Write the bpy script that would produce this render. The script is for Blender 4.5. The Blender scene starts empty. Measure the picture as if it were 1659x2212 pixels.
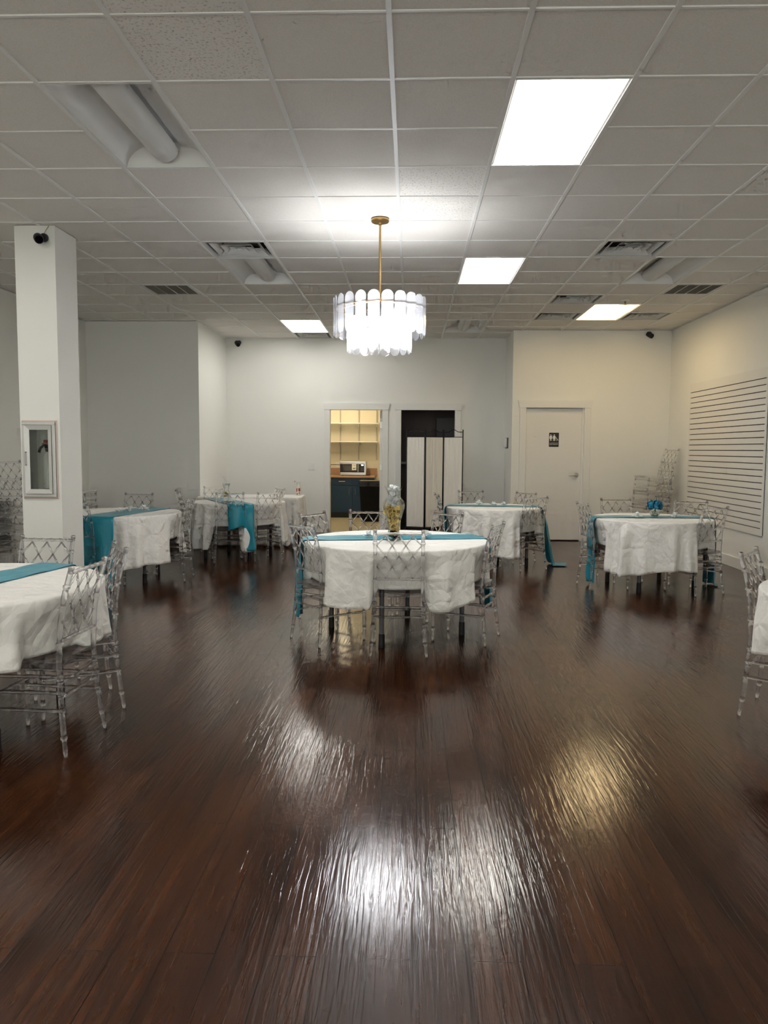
import bpy, bmesh, math, random
from math import sin, cos, pi, sqrt, radians, atan2
from mathutils import Vector, Matrix, noise as mn

C = bpy.context.scene.collection
random.seed(7)
T = 0.6096          # ceiling grid pitch
H = 3.31            # ceiling height

# ------------------------------------------------------------------ mesh helper
class MB:
    def __init__(s):
        s.b = bmesh.new(); s.mi = 0
    def face(s, vs):
        try:
            f = s.b.faces.new(vs); f.material_index = s.mi; return f
        except ValueError:
            return None
    def quad(s, *ps):
        return s.face([s.b.verts.new(p) for p in ps])
    def box(s, x0, x1, y0, y1, z0, z1):
        v = [s.b.verts.new((x, y, z)) for z in (z0, z1) for y in (y0, y1) for x in (x0, x1)]
        for q in ((0,2,3,1),(4,5,7,6),(0,1,5,4),(2,6,7,3),(0,4,6,2),(1,3,7,5)):
            s.face([v[i] for i in q])
        return s
    def bbox(s, x0, x1, y0, y1, z0, z1, r=.004, seg=2):
        m = MB(); m.mi = s.mi; m.box(x0, x1, y0, y1, z0, z1)
        bmesh.ops.bevel(m.b, geom=list(m.b.edges), offset=r, segments=seg, affect='EDGES', profile=.5)
        s.merge(m); return s
    def merge(s, m):
        mp = {}
        for v in m.b.verts: mp[v] = s.b.verts.new(v.co)
        for f in m.b.faces:
            g = s.face([mp[v] for v in f.verts])
            if g: g.material_index = f.material_index
        m.b.free()
    def path(s, pts, rad, n=10, cap=True):
        pts = [Vector(p) for p in pts]
        if not isinstance(rad, (list, tuple)): rad = [rad]*len(pts)
        rings = []; up = None
        for i, p in enumerate(pts):
            d = (pts[min(i+1, len(pts)-1)]-pts[max(i-1, 0)])
            if d.length < 1e-9: d = Vector((0,0,1))
            d.normalize()
            if up is None:
                up = Vector((0,0,1)) if abs(d.z) < .9 else Vector((0,1,0))
            a = d.cross(up)
            if a.length < 1e-6: a = d.orthogonal()
            a.normalize(); bb = a.cross(d).normalized(); up = bb
            rings.append([s.b.verts.new(p+(a*cos(2*pi*k/n)+bb*sin(2*pi*k/n))*rad[i]) for k in range(n)])
        for r0, r1 in zip(rings, rings[1:]):
            for k in range(n):
                s.face([r0[k], r1[k], r1[(k+1) % n], r0[(k+1) % n]])
        if cap:
            s.face(rings[0]); s.face(list(reversed(rings[-1])))
        return s
    def lathe(s, prof, c=(0,0,0), n=24, axis='z', closed=False):
        rings = []
        for r, h in prof:
            ring = []
            for k in range(n):
                a = 2*pi*k/n
                if axis == 'z': p = (c[0]+r*cos(a), c[1]+r*sin(a), c[2]+h)
                elif axis == 'y': p = (c[0]+r*cos(a), c[1]+h, c[2]+r*sin(a))
                else: p = (c[0]+h, c[1]+r*cos(a), c[2]+r*sin(a))
                ring.append(s.b.verts.new(p))
            rings.append(ring)
        for r0, r1 in zip(rings, rings[1:]):
            for k in range(n):
                s.face([r0[k], r0[(k+1) % n], r1[(k+1) % n], r1[k]])
        if not closed:
            if prof[0][0] > 1e-5: s.face(list(reversed(rings[0])))
            if prof[-1][0] > 1e-5: s.face(rings[-1])
        return s
    def ball(s, c, r, n=10, m=6, sc=(1,1,1)):
        rings = []
        for j in range(m+1):
            t = pi*j/m
            rings.append([s.b.verts.new((c[0]+r*sc[0]*sin(t)*cos(2*pi*k/n), c[1]+r*sc[1]*sin(t)*sin(2*pi*k/n), c[2]-r*sc[2]*cos(t))) for k in range(n)])
        for r0, r1 in zip(rings, rings[1:]):
            for k in range(n):
                s.face([r0[k], r0[(k+1) % n], r1[(k+1) % n], r1[k]])
        return s
    def prism(s, poly, f0, f1):
        """poly: 2d points; f0/f1 map a 2d point to 3d for the two end faces"""
        a = [s.b.verts.new(f0(p)) for p in poly]; b = [s.b.verts.new(f1(p)) for p in poly]
        s.face(a); s.face(list(reversed(b)))
        n = len(poly)
        for i in range(n):
            s.face([a[i], b[i], b[(i+1) % n], a[(i+1) % n]])
        return s
    def grid(s, fn, nu, nv, wrap=False):
        V = [[s.b.verts.new(fn(i, j)) for j in range(nv)] for i in range(nu)]
        for i in range(nu if wrap else nu-1):
            for j in range(nv-1):
                s.face([V[i][j], V[(i+1) % nu][j], V[(i+1) % nu][j+1], V[i][j+1]])
        return V
    def build(s, name, mats, parent=None, smooth=False, kind=None, weld=True):
        if weld: bmesh.ops.remove_doubles(s.b, verts=s.b.verts, dist=1e-5)
        bmesh.ops.recalc_face_normals(s.b, faces=s.b.faces)
        me = bpy.data.meshes.new(name)
        s.b.to_mesh(me); s.b.free()
        for m in (mats if isinstance(mats, (list, tuple)) else [mats]): me.materials.append(m)
        if smooth:
            me.polygons.foreach_set('use_smooth', [True]*len(me.polygons))
            if smooth != 'all':
                try: me.set_sharp_from_angle(angle=radians(40))
                except Exception: pass
        o = bpy.data.objects.new(name, me); C.objects.link(o)
        if parent: o.parent = parent
        if kind: o['kind'] = kind
        return o

def thing(name, label, cat, loc=(0,0,0), rz=0, group=None):
    o = bpy.data.objects.new(name, None); C.objects.link(o)
    o.location = loc; o.rotation_euler = (0,0,rz); o.empty_display_size = .1
    return tag(o, label, cat, group)
def tag(o, label, cat, group=None, kind=None):
    o['label'] = label; o['category'] = cat
    if group: o['group'] = group
    if kind: o['kind'] = kind
    return o
def dup(root, loc=None, rot=None, label=None, group=None):
    r = root.copy(); C.objects.link(r)
    if loc is not None: r.location = loc
    if rot is not None: r.rotation_euler = rot if isinstance(rot, (tuple, list)) else (0,0,rot)
    if label: r['label'] = label
    if group: r['group'] = group
    for ch in root.children:
        c = ch.copy(); C.objects.link(c); c.parent = r
        for g in ch.children:
            d = g.copy(); C.objects.link(d); d.parent = c
    return r

# ------------------------------------------------------------------ materials
def nt_mat(name):
    m = bpy.data.materials.new(name); m.use_nodes = True
    nt = m.node_tree; nt.nodes.clear()
    out = nt.nodes.new('ShaderNodeOutputMaterial')
    return m, nt, out
def mat(name, col, rough=.5, metal=0, spec=.5, bump=0, bscale=40, var=0, vscale=3, sheen=0, coat=0, emit=None, estr=0):
    m, nt, out = nt_mat(name)
    p = nt.nodes.new('ShaderNodeBsdfPrincipled')
    p.inputs['Base Color'].default_value = (*col, 1); p.inputs['Roughness'].default_value = rough
    p.inputs['Metallic'].default_value = metal; p.inputs['Specular IOR Level'].default_value = spec
    p.inputs['Sheen Weight'].default_value = sheen; p.inputs['Coat Weight'].default_value = coat
    if emit:
        p.inputs['Emission Color'].default_value = (*emit, 1); p.inputs['Emission Strength'].default_value = estr
    nt.links.new(p.outputs[0], out.inputs[0])
    if bump or var:
        tc = nt.nodes.new('ShaderNodeTexCoord')
    if bump:
        n = nt.nodes.new('ShaderNodeTexNoise'); n.inputs['Scale'].default_value = bscale; n.inputs['Detail'].default_value = 4
        nt.links.new(tc.outputs['Object'], n.inputs['Vector'])
        b = nt.nodes.new('ShaderNodeBump'); b.inputs['Strength'].default_value = bump; b.inputs['Distance'].default_value = .01
        nt.links.new(n.outputs[0], b.inputs['Height']); nt.links.new(b.outputs[0], p.inputs['Normal'])
    if var:
        n = nt.nodes.new('ShaderNodeTexNoise'); n.inputs['Scale'].default_value = vscale; n.inputs['Detail'].default_value = 5
        nt.links.new(tc.outputs['Object'], n.inputs['Vector'])
        r = nt.nodes.new('ShaderNodeValToRGB'); r.color_ramp.elements[0].position = .3; r.color_ramp.elements[1].position = .7
        r.color_ramp.elements[0].color = (*[c*(1-var) for c in col], 1); r.color_ramp.elements[1].color = (*[min(1, c*(1+var)) for c in col], 1)
        nt.links.new(n.outputs[0], r.inputs[0]); nt.links.new(r.outputs[0], p.inputs['Base Color'])
    return m
def emat(name, col, strength):
    m, nt, out = nt_mat(name)
    e = nt.nodes.new('ShaderNodeEmission'); e.inputs[0].default_value = (*col, 1); e.inputs[1].default_value = strength
    nt.links.new(e.outputs[0], out.inputs[0]); return m
def clear_mat(name, glass_col, tr_col, fac, ior=1.45, rough=0.0):
    """clear plastic or glass: refracting glass mixed with straight-through transmission"""
    m, nt, out = nt_mat(name)
    g = nt.nodes.new('ShaderNodeBsdfGlass'); g.inputs['Color'].default_value = (*glass_col, 1); g.inputs['IOR'].default_value = ior; g.inputs['Roughness'].default_value = rough
    t = nt.nodes.new('ShaderNodeBsdfTransparent'); t.inputs[0].default_value = (*tr_col, 1)
    x = nt.nodes.new('ShaderNodeMixShader'); x.inputs[0].default_value = fac
    nt.links.new(t.outputs[0], x.inputs[1]); nt.links.new(g.outputs[0], x.inputs[2]); nt.links.new(x.outputs[0], out.inputs[0])
    return m
def acrylic_mat():
    m, nt, out = nt_mat('clear_acrylic')
    N = nt.nodes.new; L = nt.links.new
    g = N('ShaderNodeBsdfGlass'); g.inputs['Color'].default_value = (1,1,1,1); g.inputs['IOR'].default_value = 1.42
    t = N('ShaderNodeBsdfTransparent'); t.inputs[0].default_value = (.985,.983,.992,1)
    d = N('ShaderNodeBsdfTranslucent'); d.inputs[0].default_value = (.85,.85,.92,1)
    d2 = N('ShaderNodeBsdfDiffuse'); d2.inputs[0].default_value = (.85,.85,.92,1)
    y = N('ShaderNodeMixShader'); y.inputs[0].default_value = .5; L(d.outputs[0], y.inputs[1]); L(d2.outputs[0], y.inputs[2])
    x = N('ShaderNodeMixShader'); x.inputs[0].default_value = .62; L(t.outputs[0], x.inputs[1]); L(g.outputs[0], x.inputs[2])
    z = N('ShaderNodeMixShader'); z.inputs[0].default_value = .022; L(x.outputs[0], z.inputs[1]); L(y.outputs[0], z.inputs[2]); L(z.outputs[0], out.inputs[0])
    return m
def pane_mat(name, tint=(.9,.92,.9), ior=1.45):
    m, nt, out = nt_mat(name)
    f = nt.nodes.new('ShaderNodeFresnel'); f.inputs['IOR'].default_value = ior
    t = nt.nodes.new('ShaderNodeBsdfTransparent'); t.inputs[0].default_value = (*tint, 1)
    g = nt.nodes.new('ShaderNodeBsdfGlossy'); g.inputs['Roughness'].default_value = .02
    x = nt.nodes.new('ShaderNodeMixShader')
    nt.links.new(f.outputs[0], x.inputs[0]); nt.links.new(t.outputs[0], x.inputs[1]); nt.links.new(g.outputs[0], x.inputs[2]); nt.links.new(x.outputs[0], out.inputs[0])
    return m

def floor_material():
    m, nt, out = nt_mat('dark_wood_planks')
    N = nt.nodes.new; L = nt.links.new
    p = N('ShaderNodeBsdfPrincipled'); L(p.outputs[0], out.inputs[0])
    tc = N('ShaderNodeTexCoord')
    mp = N('ShaderNodeMapping'); mp.inputs['Rotation'].default_value = (0,0,pi/2); L(tc.outputs['Object'], mp.inputs['Vector'])
    br = N('ShaderNodeTexBrick'); br.offset = .37; br.offset_frequency = 2
    br.inputs['Scale'].default_value = 1; br.inputs['Brick Width'].default_value = 1.22; br.inputs['Row Height'].default_value = .146
    br.inputs['Mortar Size'].default_value = .0016; br.inputs['Mortar Smooth'].default_value = .3; br.inputs['Bias'].default_value = 0
    br.inputs['Color1'].default_value = (0,0,0,1); br.inputs['Color2'].default_value = (1,1,1,1); br.inputs['Mortar'].default_value = (.4,.4,.4,1)
    L(mp.outputs[0], br.inputs['Vector'])
    # grain streaks along the plank
    ms = N('ShaderNodeMapping'); ms.inputs['Scale'].default_value = (26, 1.6, 1); L(tc.outputs['Object'], ms.inputs['Vector'])
    n1 = N('ShaderNodeTexNoise'); n1.inputs['Scale'].default_value = 1; n1.inputs['Detail'].default_value = 6; n1.inputs['Roughness'].default_value = .62; n1.inputs['Distortion'].default_value = .4
    L(ms.outputs[0], n1.inputs['Vector'])
    mb_ = N('ShaderNodeMapping'); mb_.inputs['Scale'].default_value = (3.2, .9, 1); L(tc.outputs['Object'], mb_.inputs['Vector'])
    n2 = N('ShaderNodeTexNoise'); n2.inputs['Scale'].default_value = 1.3; n2.inputs['Detail'].default_value = 5; L(mb_.outputs[0], n2.inputs['Vector'])
    a = N('ShaderNodeMath'); a.operation = 'MULTIPLY_ADD'; L(n1.outputs[0], a.inputs[0]); a.inputs[1].default_value = .55
    b = N('ShaderNodeMath'); b.operation = 'MULTIPLY'; L(n2.outputs[0], b.inputs[0]); b.inputs[1].default_value = .45; L(b.outputs[0], a.inputs[2])
    c = N('ShaderNodeMath'); c.operation = 'MULTIPLY_ADD'; L(br.outputs['Color'], c.inputs[0]); c.inputs[1].default_value = .11; L(a.outputs[0], c.inputs[2])
    r = N('ShaderNodeValToRGB'); e = r.color_ramp.elements
    e[0].position = .30; e[0].color = (.013,.0052,.003,1); e[1].position = .85; e[1].color = (.125,.043,.0135,1)
    x = e.new(.48); x.color = (.031,.0100,.0045,1); x = e.new(.62); x.color = (.062,.0205,.008,1)
    L(c.outputs[0], r.inputs[0])
    mx = N('ShaderNodeMixRGB'); mx.inputs[2].default_value = (.006,.003,.002,1); L(br.outputs['Fac'], mx.inputs[0]); L(r.outputs[0], mx.inputs[1])
    L(mx.outputs[0], p.inputs['Base Color'])
    # gloss
    rr = N('ShaderNodeMapRange'); rr.inputs['To Min'].default_value = .10; rr.inputs['To Max'].default_value = .22; L(n2.outputs[0], rr.inputs['Value'])
    L(rr.outputs[0], p.inputs['Roughness'])
    p.inputs['Specular IOR Level'].default_value = .55
    # hand-scraped relief, long ridges along the boards
    m3 = N('ShaderNodeMapping'); m3.inputs['Scale'].default_value = (62, 3.4, 1); L(tc.outputs['Object'], m3.inputs['Vector'])
    n3 = N('ShaderNodeTexNoise'); n3.inputs['Scale'].default_value = 1; n3.inputs['Detail'].default_value = 3; n3.inputs['Distortion'].default_value = .9; L(m3.outputs[0], n3.inputs['Vector'])
    m4 = N('ShaderNodeMapping'); m4.inputs['Scale'].default_value = (40, 30, 1); L(tc.outputs['Object'], m4.inputs['Vector'])
    n4 = N('ShaderNodeTexNoise'); n4.inputs['Scale'].default_value = 1; n4.inputs['Detail'].default_value = 2; L(m4.outputs[0], n4.inputs['Vector'])
    h = N('ShaderNodeMath'); h.operation = 'MULTIPLY_ADD'; L(n4.outputs[0], h.inputs[0]); h.inputs[1].default_value = .16; L(n3.outputs[0], h.inputs[2])
    h2 = N('ShaderNodeMath'); h2.operation = 'MULTIPLY_ADD'; L(br.outputs['Fac'], h2.inputs[0]); h2.inputs[1].default_value = -.8; L(h.outputs[0], h2.inputs[2])
    bp = N('ShaderNodeBump'); bp.inputs['Strength'].default_value = 1; bp.inputs['Distance'].default_value = .0013; L(h2.outputs[0], bp.inputs['Height'])
    L(bp.outputs[0], p.inputs['Normal'])
    return m

def tile_material(name, col, fissure):
    m, nt, out = nt_mat(name)
    N = nt.nodes.new; L = nt.links.new
    p = N('ShaderNodeBsdfPrincipled'); L(p.outputs[0], out.inputs[0]); p.inputs['Roughness'].default_value = .85; p.inputs['Specular IOR Level'].default_value = .2
    tc = N('ShaderNodeTexCoord')
    n = N('ShaderNodeTexNoise'); n.inputs['Scale'].default_value = 70 if fissure else 160; n.inputs['Detail'].default_value = 3; L(tc.outputs['Object'], n.inputs['Vector'])
    r = N('ShaderNodeValToRGB'); e = r.color_ramp.elements
    k = .62 if fissure else .9
    e[0].position = .30 if fissure else .3; e[0].color = (*[c*k for c in col], 1); e[1].position = .46 if fissure else .6; e[1].color = (*col, 1)
    L(n.outputs[0], r.inputs[0]); L(r.outputs[0], p.inputs['Base Color'])
    b = N('ShaderNodeBump'); b.inputs['Strength'].default_value = .5 if fissure else .15; b.inputs['Distance'].default_value = .004; L(n.outputs[0], b.inputs['Height']); L(b.outputs[0], p.inputs['Normal'])
    return m

def cloth_material(name, col, crease=.6, rough=.85, sheen=.2, scale=5.0, spec=.3):
    m, nt, out = nt_mat(name)
    N = nt.nodes.new; L = nt.links.new
    p = N('ShaderNodeBsdfPrincipled'); L(p.outputs[0], out.inputs[0])
    p.inputs['Base Color'].default_value = (*col, 1); p.inputs['Roughness'].default_value = rough; p.inputs['Sheen Weight'].default_value = sheen; p.inputs['Specular IOR Level'].default_value = spec
    tc = N('ShaderNodeTexCoord')
    n0 = N('ShaderNodeTexNoise'); n0.inputs['Scale'].default_value = 3; n0.inputs['Detail'].default_value = 2; L(tc.outputs['Object'], n0.inputs['Vector'])
    ad = N('ShaderNodeMixRGB'); ad.blend_type = 'ADD'; ad.inputs[0].default_value = .16; L(tc.outputs['Object'], ad.inputs[1]); L(n0.outputs['Color'], ad.inputs[2])
    v = N('ShaderNodeTexVoronoi'); v.feature = 'DISTANCE_TO_EDGE'; v.inputs['Scale'].default_value = scale; L(ad.outputs[0], v.inputs['Vector'])
    r = N('ShaderNodeMapRange'); r.inputs['From Max'].default_value = .45; L(v.outputs['Distance'], r.inputs['Value'])
    n2 = N('ShaderNodeTexNoise'); n2.inputs['Scale'].default_value = scale*1.8; n2.inputs['Detail'].default_value = 3; n2.inputs['Distortion'].default_value = .2; L(tc.outputs['Object'], n2.inputs['Vector'])
    a = N('ShaderNodeMath'); a.operation = 'MULTIPLY_ADD'; L(n2.outputs[0], a.inputs[0]); a.inputs[1].default_value = 1.0
    v2 = N('ShaderNodeTexVoronoi'); v2.feature = 'DISTANCE_TO_EDGE'; v2.inputs['Scale'].default_value = scale*2.3; L(ad.outputs[0], v2.inputs['Vector'])
    a2 = N('ShaderNodeMath'); a2.operation = 'MULTIPLY_ADD'; L(v2.outputs['Distance'], a2.inputs[0]); a2.inputs[1].default_value = 1.1; L(r.outputs[0], a2.inputs[2]); L(a2.outputs[0], a.inputs[2])
    b = N('ShaderNodeBump'); b.inputs['Strength'].default_value = crease; b.inputs['Distance'].default_value = .016; L(a.outputs[0], b.inputs['Height']); L(b.outputs[0], p.inputs['Normal'])
    return m

LAMP = 1.0
M = dict(
    wall=mat('white_wall_paint', (.84,.84,.80), .75, spec=.25),
    trim=mat('white_trim_paint', (.80,.80,.77), .45, spec=.4),
    door=mat('white_door_paint', (.79,.78,.75), .5, spec=.4),
    floor=floor_material(),
    tile=tile_material('ceiling_tile', (.84,.81,.765), False),
    tile_f=tile_material('fissured_ceiling_tile', (.86,.83,.79), True),
    tee=mat('ceiling_tee_white', (.84,.84,.82), .4, spec=.4),
    acrylic=acrylic_mat(),
    glass=clear_mat('clear_glass', (.98,.985,.98), (.965,.975,.97), .3, 1.3),
    pane=pane_mat('glass_pane', (.86,.88,.86)),
    cloth=cloth_material('white_tablecloth_fabric', (.86,.84,.80), .68),
    satin=cloth_material('teal_satin', (.003,.25,.345), .14, rough=.36, sheen=.15, scale=4, spec=.5),
    leg=mat('grey_powder_coat', (.12,.12,.13), .4, spec=.5),
    black=mat('black_plastic', (.012,.012,.013), .4),
    rubber=mat('black_rubber', (.008,.008,.009), .6),
    top=mat('table_top_laminate', (.45,.42,.38), .5),
    brass=mat('antique_brass', (.45,.29,.11), .32, metal=1),
    fixture=mat('white_enamel', (.80,.80,.78), .45, spec=.4),
    lens_off=mat('perforated_lens_unlit', (.74,.74,.72), .55, spec=.3),
    lamp=emat('lit_lens_white', (1.0,.975,.91), 9.3*LAMP),
    lamp_warm=emat('lit_lens_warm', (1.0,.74,.38), 6.5*LAMP),
    lamp_kitchen=emat('lit_kitchen_lamp', (1.0,.80,.50), 8*LAMP),
    bulb=emat('lit_chandelier_bulb', (.97,.98,1.0), 78*LAMP),
    vent=mat('white_vent_metal', (.66,.66,.64), .45, spec=.4),
    ventdark=mat('vent_throat_dark', (.03,.03,.03), .8),
    filt=mat('return_filter_grey', (.20,.18,.15), .9, bump=.3, bscale=120),
    cam=mat('black_camera_shell', (.02,.02,.024), .45),
    lensb=mat('camera_lens_dark', (.004,.004,.006), .12),
    slat=mat('white_slatwall', (.80,.79,.75), .5, spec=.35),
    groove=mat('slot_dark', (.03,.022,.022), .7),
    unlit_room=mat('unlit_room_shade', (.26,.215,.205), .8),  # shade of the unlit room put into its wall and ceiling colour
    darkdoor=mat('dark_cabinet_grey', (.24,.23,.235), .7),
    iron=mat('black_iron', (.010,.009,.010), .45),
    linen=cloth_material('ivory_curtain_fabric', (.88,.86,.80), .05, scale=9),
    navy=mat('navy_cabinet_paint', (.006,.035,.085), .45),
    gold=mat('brushed_gold', (.75,.52,.24), .3, metal=1),
    worktop=mat('tan_laminate_worktop', (.40,.24,.15), .45, var=.15, vscale=30),
    kfloor=mat('beige_vinyl_floor', (.33,.30,.215), .5, var=.2, vscale=14),
    steel=mat('brushed_steel', (.55,.54,.52), .32, metal=1),
    nickel=mat('satin_nickel', (.42,.41,.38), .35, metal=1),
    paper=mat('white_paper_tag', (.85,.84,.80), .7),
    silver=mat('silver_painted_frame', (.62,.62,.60), .38, metal=.35),
    cabin=mat('cabinet_interior_white', (.72,.71,.67), .6),
    raw=mat('raw_wood_edge', (.62,.50,.44), .7),
    white=mat('white_plastic', (.80,.80,.78), .4),
    extw=mat('white_cylinder_enamel', (.82,.82,.80), .3, coat=.4),
    red=mat('red_label', (.42,.04,.035), .5),
    petal=mat('white_silk_petal', (.86,.87,.86), .6, sheen=.2),
    blue=mat('blue_silk_bloom', (.012,.19,.33), .7, var=.35, vscale=30),
    yellow=mat('yellow_dried_petals', (.74,.54,.20), .6, var=.4, vscale=28),
    gravel=mat('black_glass_pebbles', (.018,.02,.018), .12),
    milky=mat('milky_bottle', (.80,.77,.68), .35),
    signb=mat('black_sign_plate', (.010,.009,.009), .5),
    signw=mat('white_sign_print', (.80,.79,.75), .6),
    signg=mat('grey_sign_print', (.34,.32,.30), .6),
    tan=mat('yellowed_wire', (.35,.30,.12), .6),
)
def petal_glass():
    m, nt, out = nt_mat('frosted_chandelier_glass')
    N = nt.nodes.new; L = nt.links.new
    t = N('ShaderNodeBsdfTransparent'); t.inputs[0].default_value = (.97,.98,1,1)
    tr = N('ShaderNodeBsdfTranslucent'); tr.inputs[0].default_value = (.95,.96,1,1)
    g = N('ShaderNodeBsdfGlossy'); g.inputs['Roughness'].default_value = .08
    f = N('ShaderNodeLayerWeight'); f.inputs['Blend'].default_value = .35
    x = N('ShaderNodeMixShader'); x.inputs[0].default_value = .17; L(t.outputs[0], x.inputs[1]); L(tr.outputs[0], x.inputs[2])
    y = N('ShaderNodeMixShader'); L(f.outputs['Facing'], y.inputs[0]); L(x.outputs[0], y.inputs[1]); L(g.outputs[0], y.inputs[2])
    L(y.outputs[0], out.inputs[0]); return m
M['petal_glass'] = petal_glass()

def struct(mb, name, m, parent=None, **k):
    return mb.build(name, m, parent, kind=None if parent else 'structure', **k)

# ------------------------------------------------------------------ room shell
XL, XR, YF, YB, YR, YA = -4.75, 4.15, -6.2, 10.40, 9.50, 8.67
XRET_L, XRET_R = -3.06, 1.70
KX0, KX1, DX0, DX1 = -1.279, -.385, -.062, .85     # doorways in the back wall
RX0, RX1 = 1.921, 2.832                             # restroom door
DH = 2.11
b = MB(); b.box(XL-.2, XR+.2, YF-.2, YB+.02, -.1, 0); struct(b, 'floor', M['floor'])
b = MB(); b.box(-2.6, -.2, YB+.02, 14.1, -.1, 0); struct(b, 'floor_kitchen', M['kfloor'])
b = MB(); b.box(-.2, 1.7, YB+.02, 12.6, -.1, 0); struct(b, 'floor_dark_room', M['kfloor'])
def wallbox(name, x0, x1, y0, y1, m='wall', z1=H+.3):
    b = MB(); b.box(x0, x1, y0, y1, 0, z1); return struct(b, name, M[m])
wallbox('wall_right', XR, XR+.15, YF, YR+.15)
wallbox('wall_left', XL-.15, XL, YF, YA+.15)
b = MB()
b.box(XL, XR, YF-.15, YF, 0, .5); b.box(XL, XR, YF-.15, YF, 2.75, H+.3); b.box(XL, -4.0, YF-.15, YF, .5, 2.75); b.box(3.4, XR, YF-.15, YF, .5, 2.75)
struct(b, 'wall_front', M['wall'])
b = MB()
for x in (-4.0, -2.52, -1.04, .44, 1.92, 3.36): b.box(x, x+.04, YF-.12, YF-.04, .5, 2.75)
b.box(-4.0, 3.4, YF-.12, YF-.04, .5, .55); b.box(-4.0, 3.4, YF-.12, YF-.04, 2.70, 2.75)
w1 = struct(b, 'fill_window', mat('fill_window_frame', (.2,.2,.2), .4, metal=.6))  # added unseen window, lets world light fill the hall from behind the camera
b = MB(); b.box(-4.0, 3.4, YF-.085, YF-.08, .5, 2.75); struct(b, 'fill_window_pane', M['pane'], w1)
wallbox('wall_alcove', XL, XRET_L, YA, YA+.12)
wallbox('wall_return_left', XRET_L-.12, XRET_L, YA+.12, YB+.12)
wallbox('wall_return_right', XRET_R, XRET_R+.12, YR+.12, YB+.12)
b = MB()
for x0, x1, z0 in ((XRET_L, KX0-.02, 0), (KX0-.02, KX1+.02, DH+.02), (KX1+.02, DX0-.02, 0), (DX0-.02, DX1+.02, DH+.02), (DX1+.02, XRET_R, 0)):
    b.box(x0, x1, YB, YB+.12, z0, H+.3)
struct(b, 'wall_back', M['wall'])
b = MB()
for x0, x1, z0 in ((XRET_R, RX0-.02, 0), (RX0-.02, RX1+.02, DH+.02), (RX1+.02, XR, 0)):
    b.box(x0, x1, YR, YR+.12, z0, H+.3)
struct(b, 'wall_restroom', M['wall'])
# rooms behind the doorways
b = MB(); b.box(-2.6, -.2, 13.9, 14.0, 0, 2.75); b.box(-2.7, -2.6, YB+.12, 14, 0, 2.75); b.box(-.25, -.2, YB+.12, 13.9, 0, 2.75)
struct(b, 'wall_kitchen', mat('kitchen_wall_paint', (.78,.74,.62), .7))
b = MB(); b.box(-2.7, -.2, YB+.12, 14.0, 2.75, 2.8); struct(b, 'ceiling_kitchen', M['wall'])
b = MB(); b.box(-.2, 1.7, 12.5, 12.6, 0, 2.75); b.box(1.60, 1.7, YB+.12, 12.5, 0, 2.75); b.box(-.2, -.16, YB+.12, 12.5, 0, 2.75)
struct(b, 'wall_dark_room', M['unlit_room'])
b = MB(); b.box(-.2, 1.7, YB+.12, 12.6, 2.75, 2.8); struct(b, 'ceiling_dark_room', M['unlit_room'])

# door casings: legs and a cap with flared ends
def casing(name, x0, x1, y, w=.10):
    b = MB()
    b.bbox(x0-w, x0, y-.02, y, 0, DH, .003); b.bbox(x1, x1+w, y-.02, y, 0, DH, .003)
    b.prism([(x0-w-.004, DH), (x1+w+.004, DH), (x1+w+.03, DH+.112), (x0-w-.03, DH+.112)], lambda p: (p[0], y, p[1]), lambda p: (p[0], y-.026, p[1]))
    b.box(x0-.02, x0, y, y+.13, 0, DH); b.box(x1, x1+.02, y, y+.13, 0, DH); b.box(x0-.02, x1+.02, y, y+.13, DH, DH+.02)
    return struct(b, name, M['trim'])
casing('trim_1', KX0, KX1, YB); casing('trim_2', DX0, DX1, YB); casing('trim_3', RX0, RX1, YR)
# restroom door
b = MB(); b.bbox(RX0+.004, RX1-.004, YR+.045, YR+.09, .015, DH-.008, .003); d1 = struct(b, 'door_1', M['door'])
b = MB()
b.box(RX1-.03, RX1, YR+.02, YR+.045, 0, DH); b.box(RX0, RX0+.012, YR+.09, YR+.12, 0, DH)
struct(b, 'door_stop', M['trim'], d1)
b = MB(); b.lathe([(.034,0),(.034,-.010),(.03,-.014),(.014,-.014),(.014,-.05)], (2.738, YR+.045, 1.055), 20, 'y')
b.path([(2.742, YR-.003, 1.055), (2.70, YR-.006, 1.052), (2.65, YR-.003, 1.047), (2.615, YR+.002, 1.048)], [.012,.011,.009,.008], 10)
struct(b, 'door_handle', M['nickel'], d1, smooth=True)
wallbox('restroom_leak_blocker', RX0-.2, RX1+.2, YR+.14, YR+.2)  # added slab behind the door, stops world light leaking through its gaps
# kitchen door leaf standing open
b = MB(); b.bbox(-.432, -.389, YB+.135, YB+1.0, .01, DH-.01, .002); d2 = struct(b, 'door_2', M['door'])
for z in (.30, 1.13, 1.86):
    b = MB(); b.bbox(-.43, -.391, YB+.126, YB+.135, z-.055, z+.055, .002); b.path([(-.388, YB+.128, z-.055), (-.388, YB+.128, z+.055)], .006, 8)
    struct(b, 'hinge', M['nickel'], d2)
# baseboards
def base(name, *bx):
    b = MB()
    for q in bx: b.bbox(*q, 0.0, .135, .004)
    struct(b, name, M['trim'])
base('baseboard_right', (XR-.014, XR, YF, YR))
base('baseboard_left', (XL, XL+.014, YF, YA))
base('baseboard_back', (XRET_L, KX0-.105, YB-.014, YB), (KX1+.105, DX0-.105, YB-.014, YB), (DX1+.105, XRET_R, YB-.014, YB))
base('baseboard_restroom', (RX1+.105, XR-.014, YR-.014, YR), (XRET_R, RX0-.105, YR-.014, YR))
base('baseboard_alcove', (XL+.014, XRET_L, YA-.014, YA))

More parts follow.
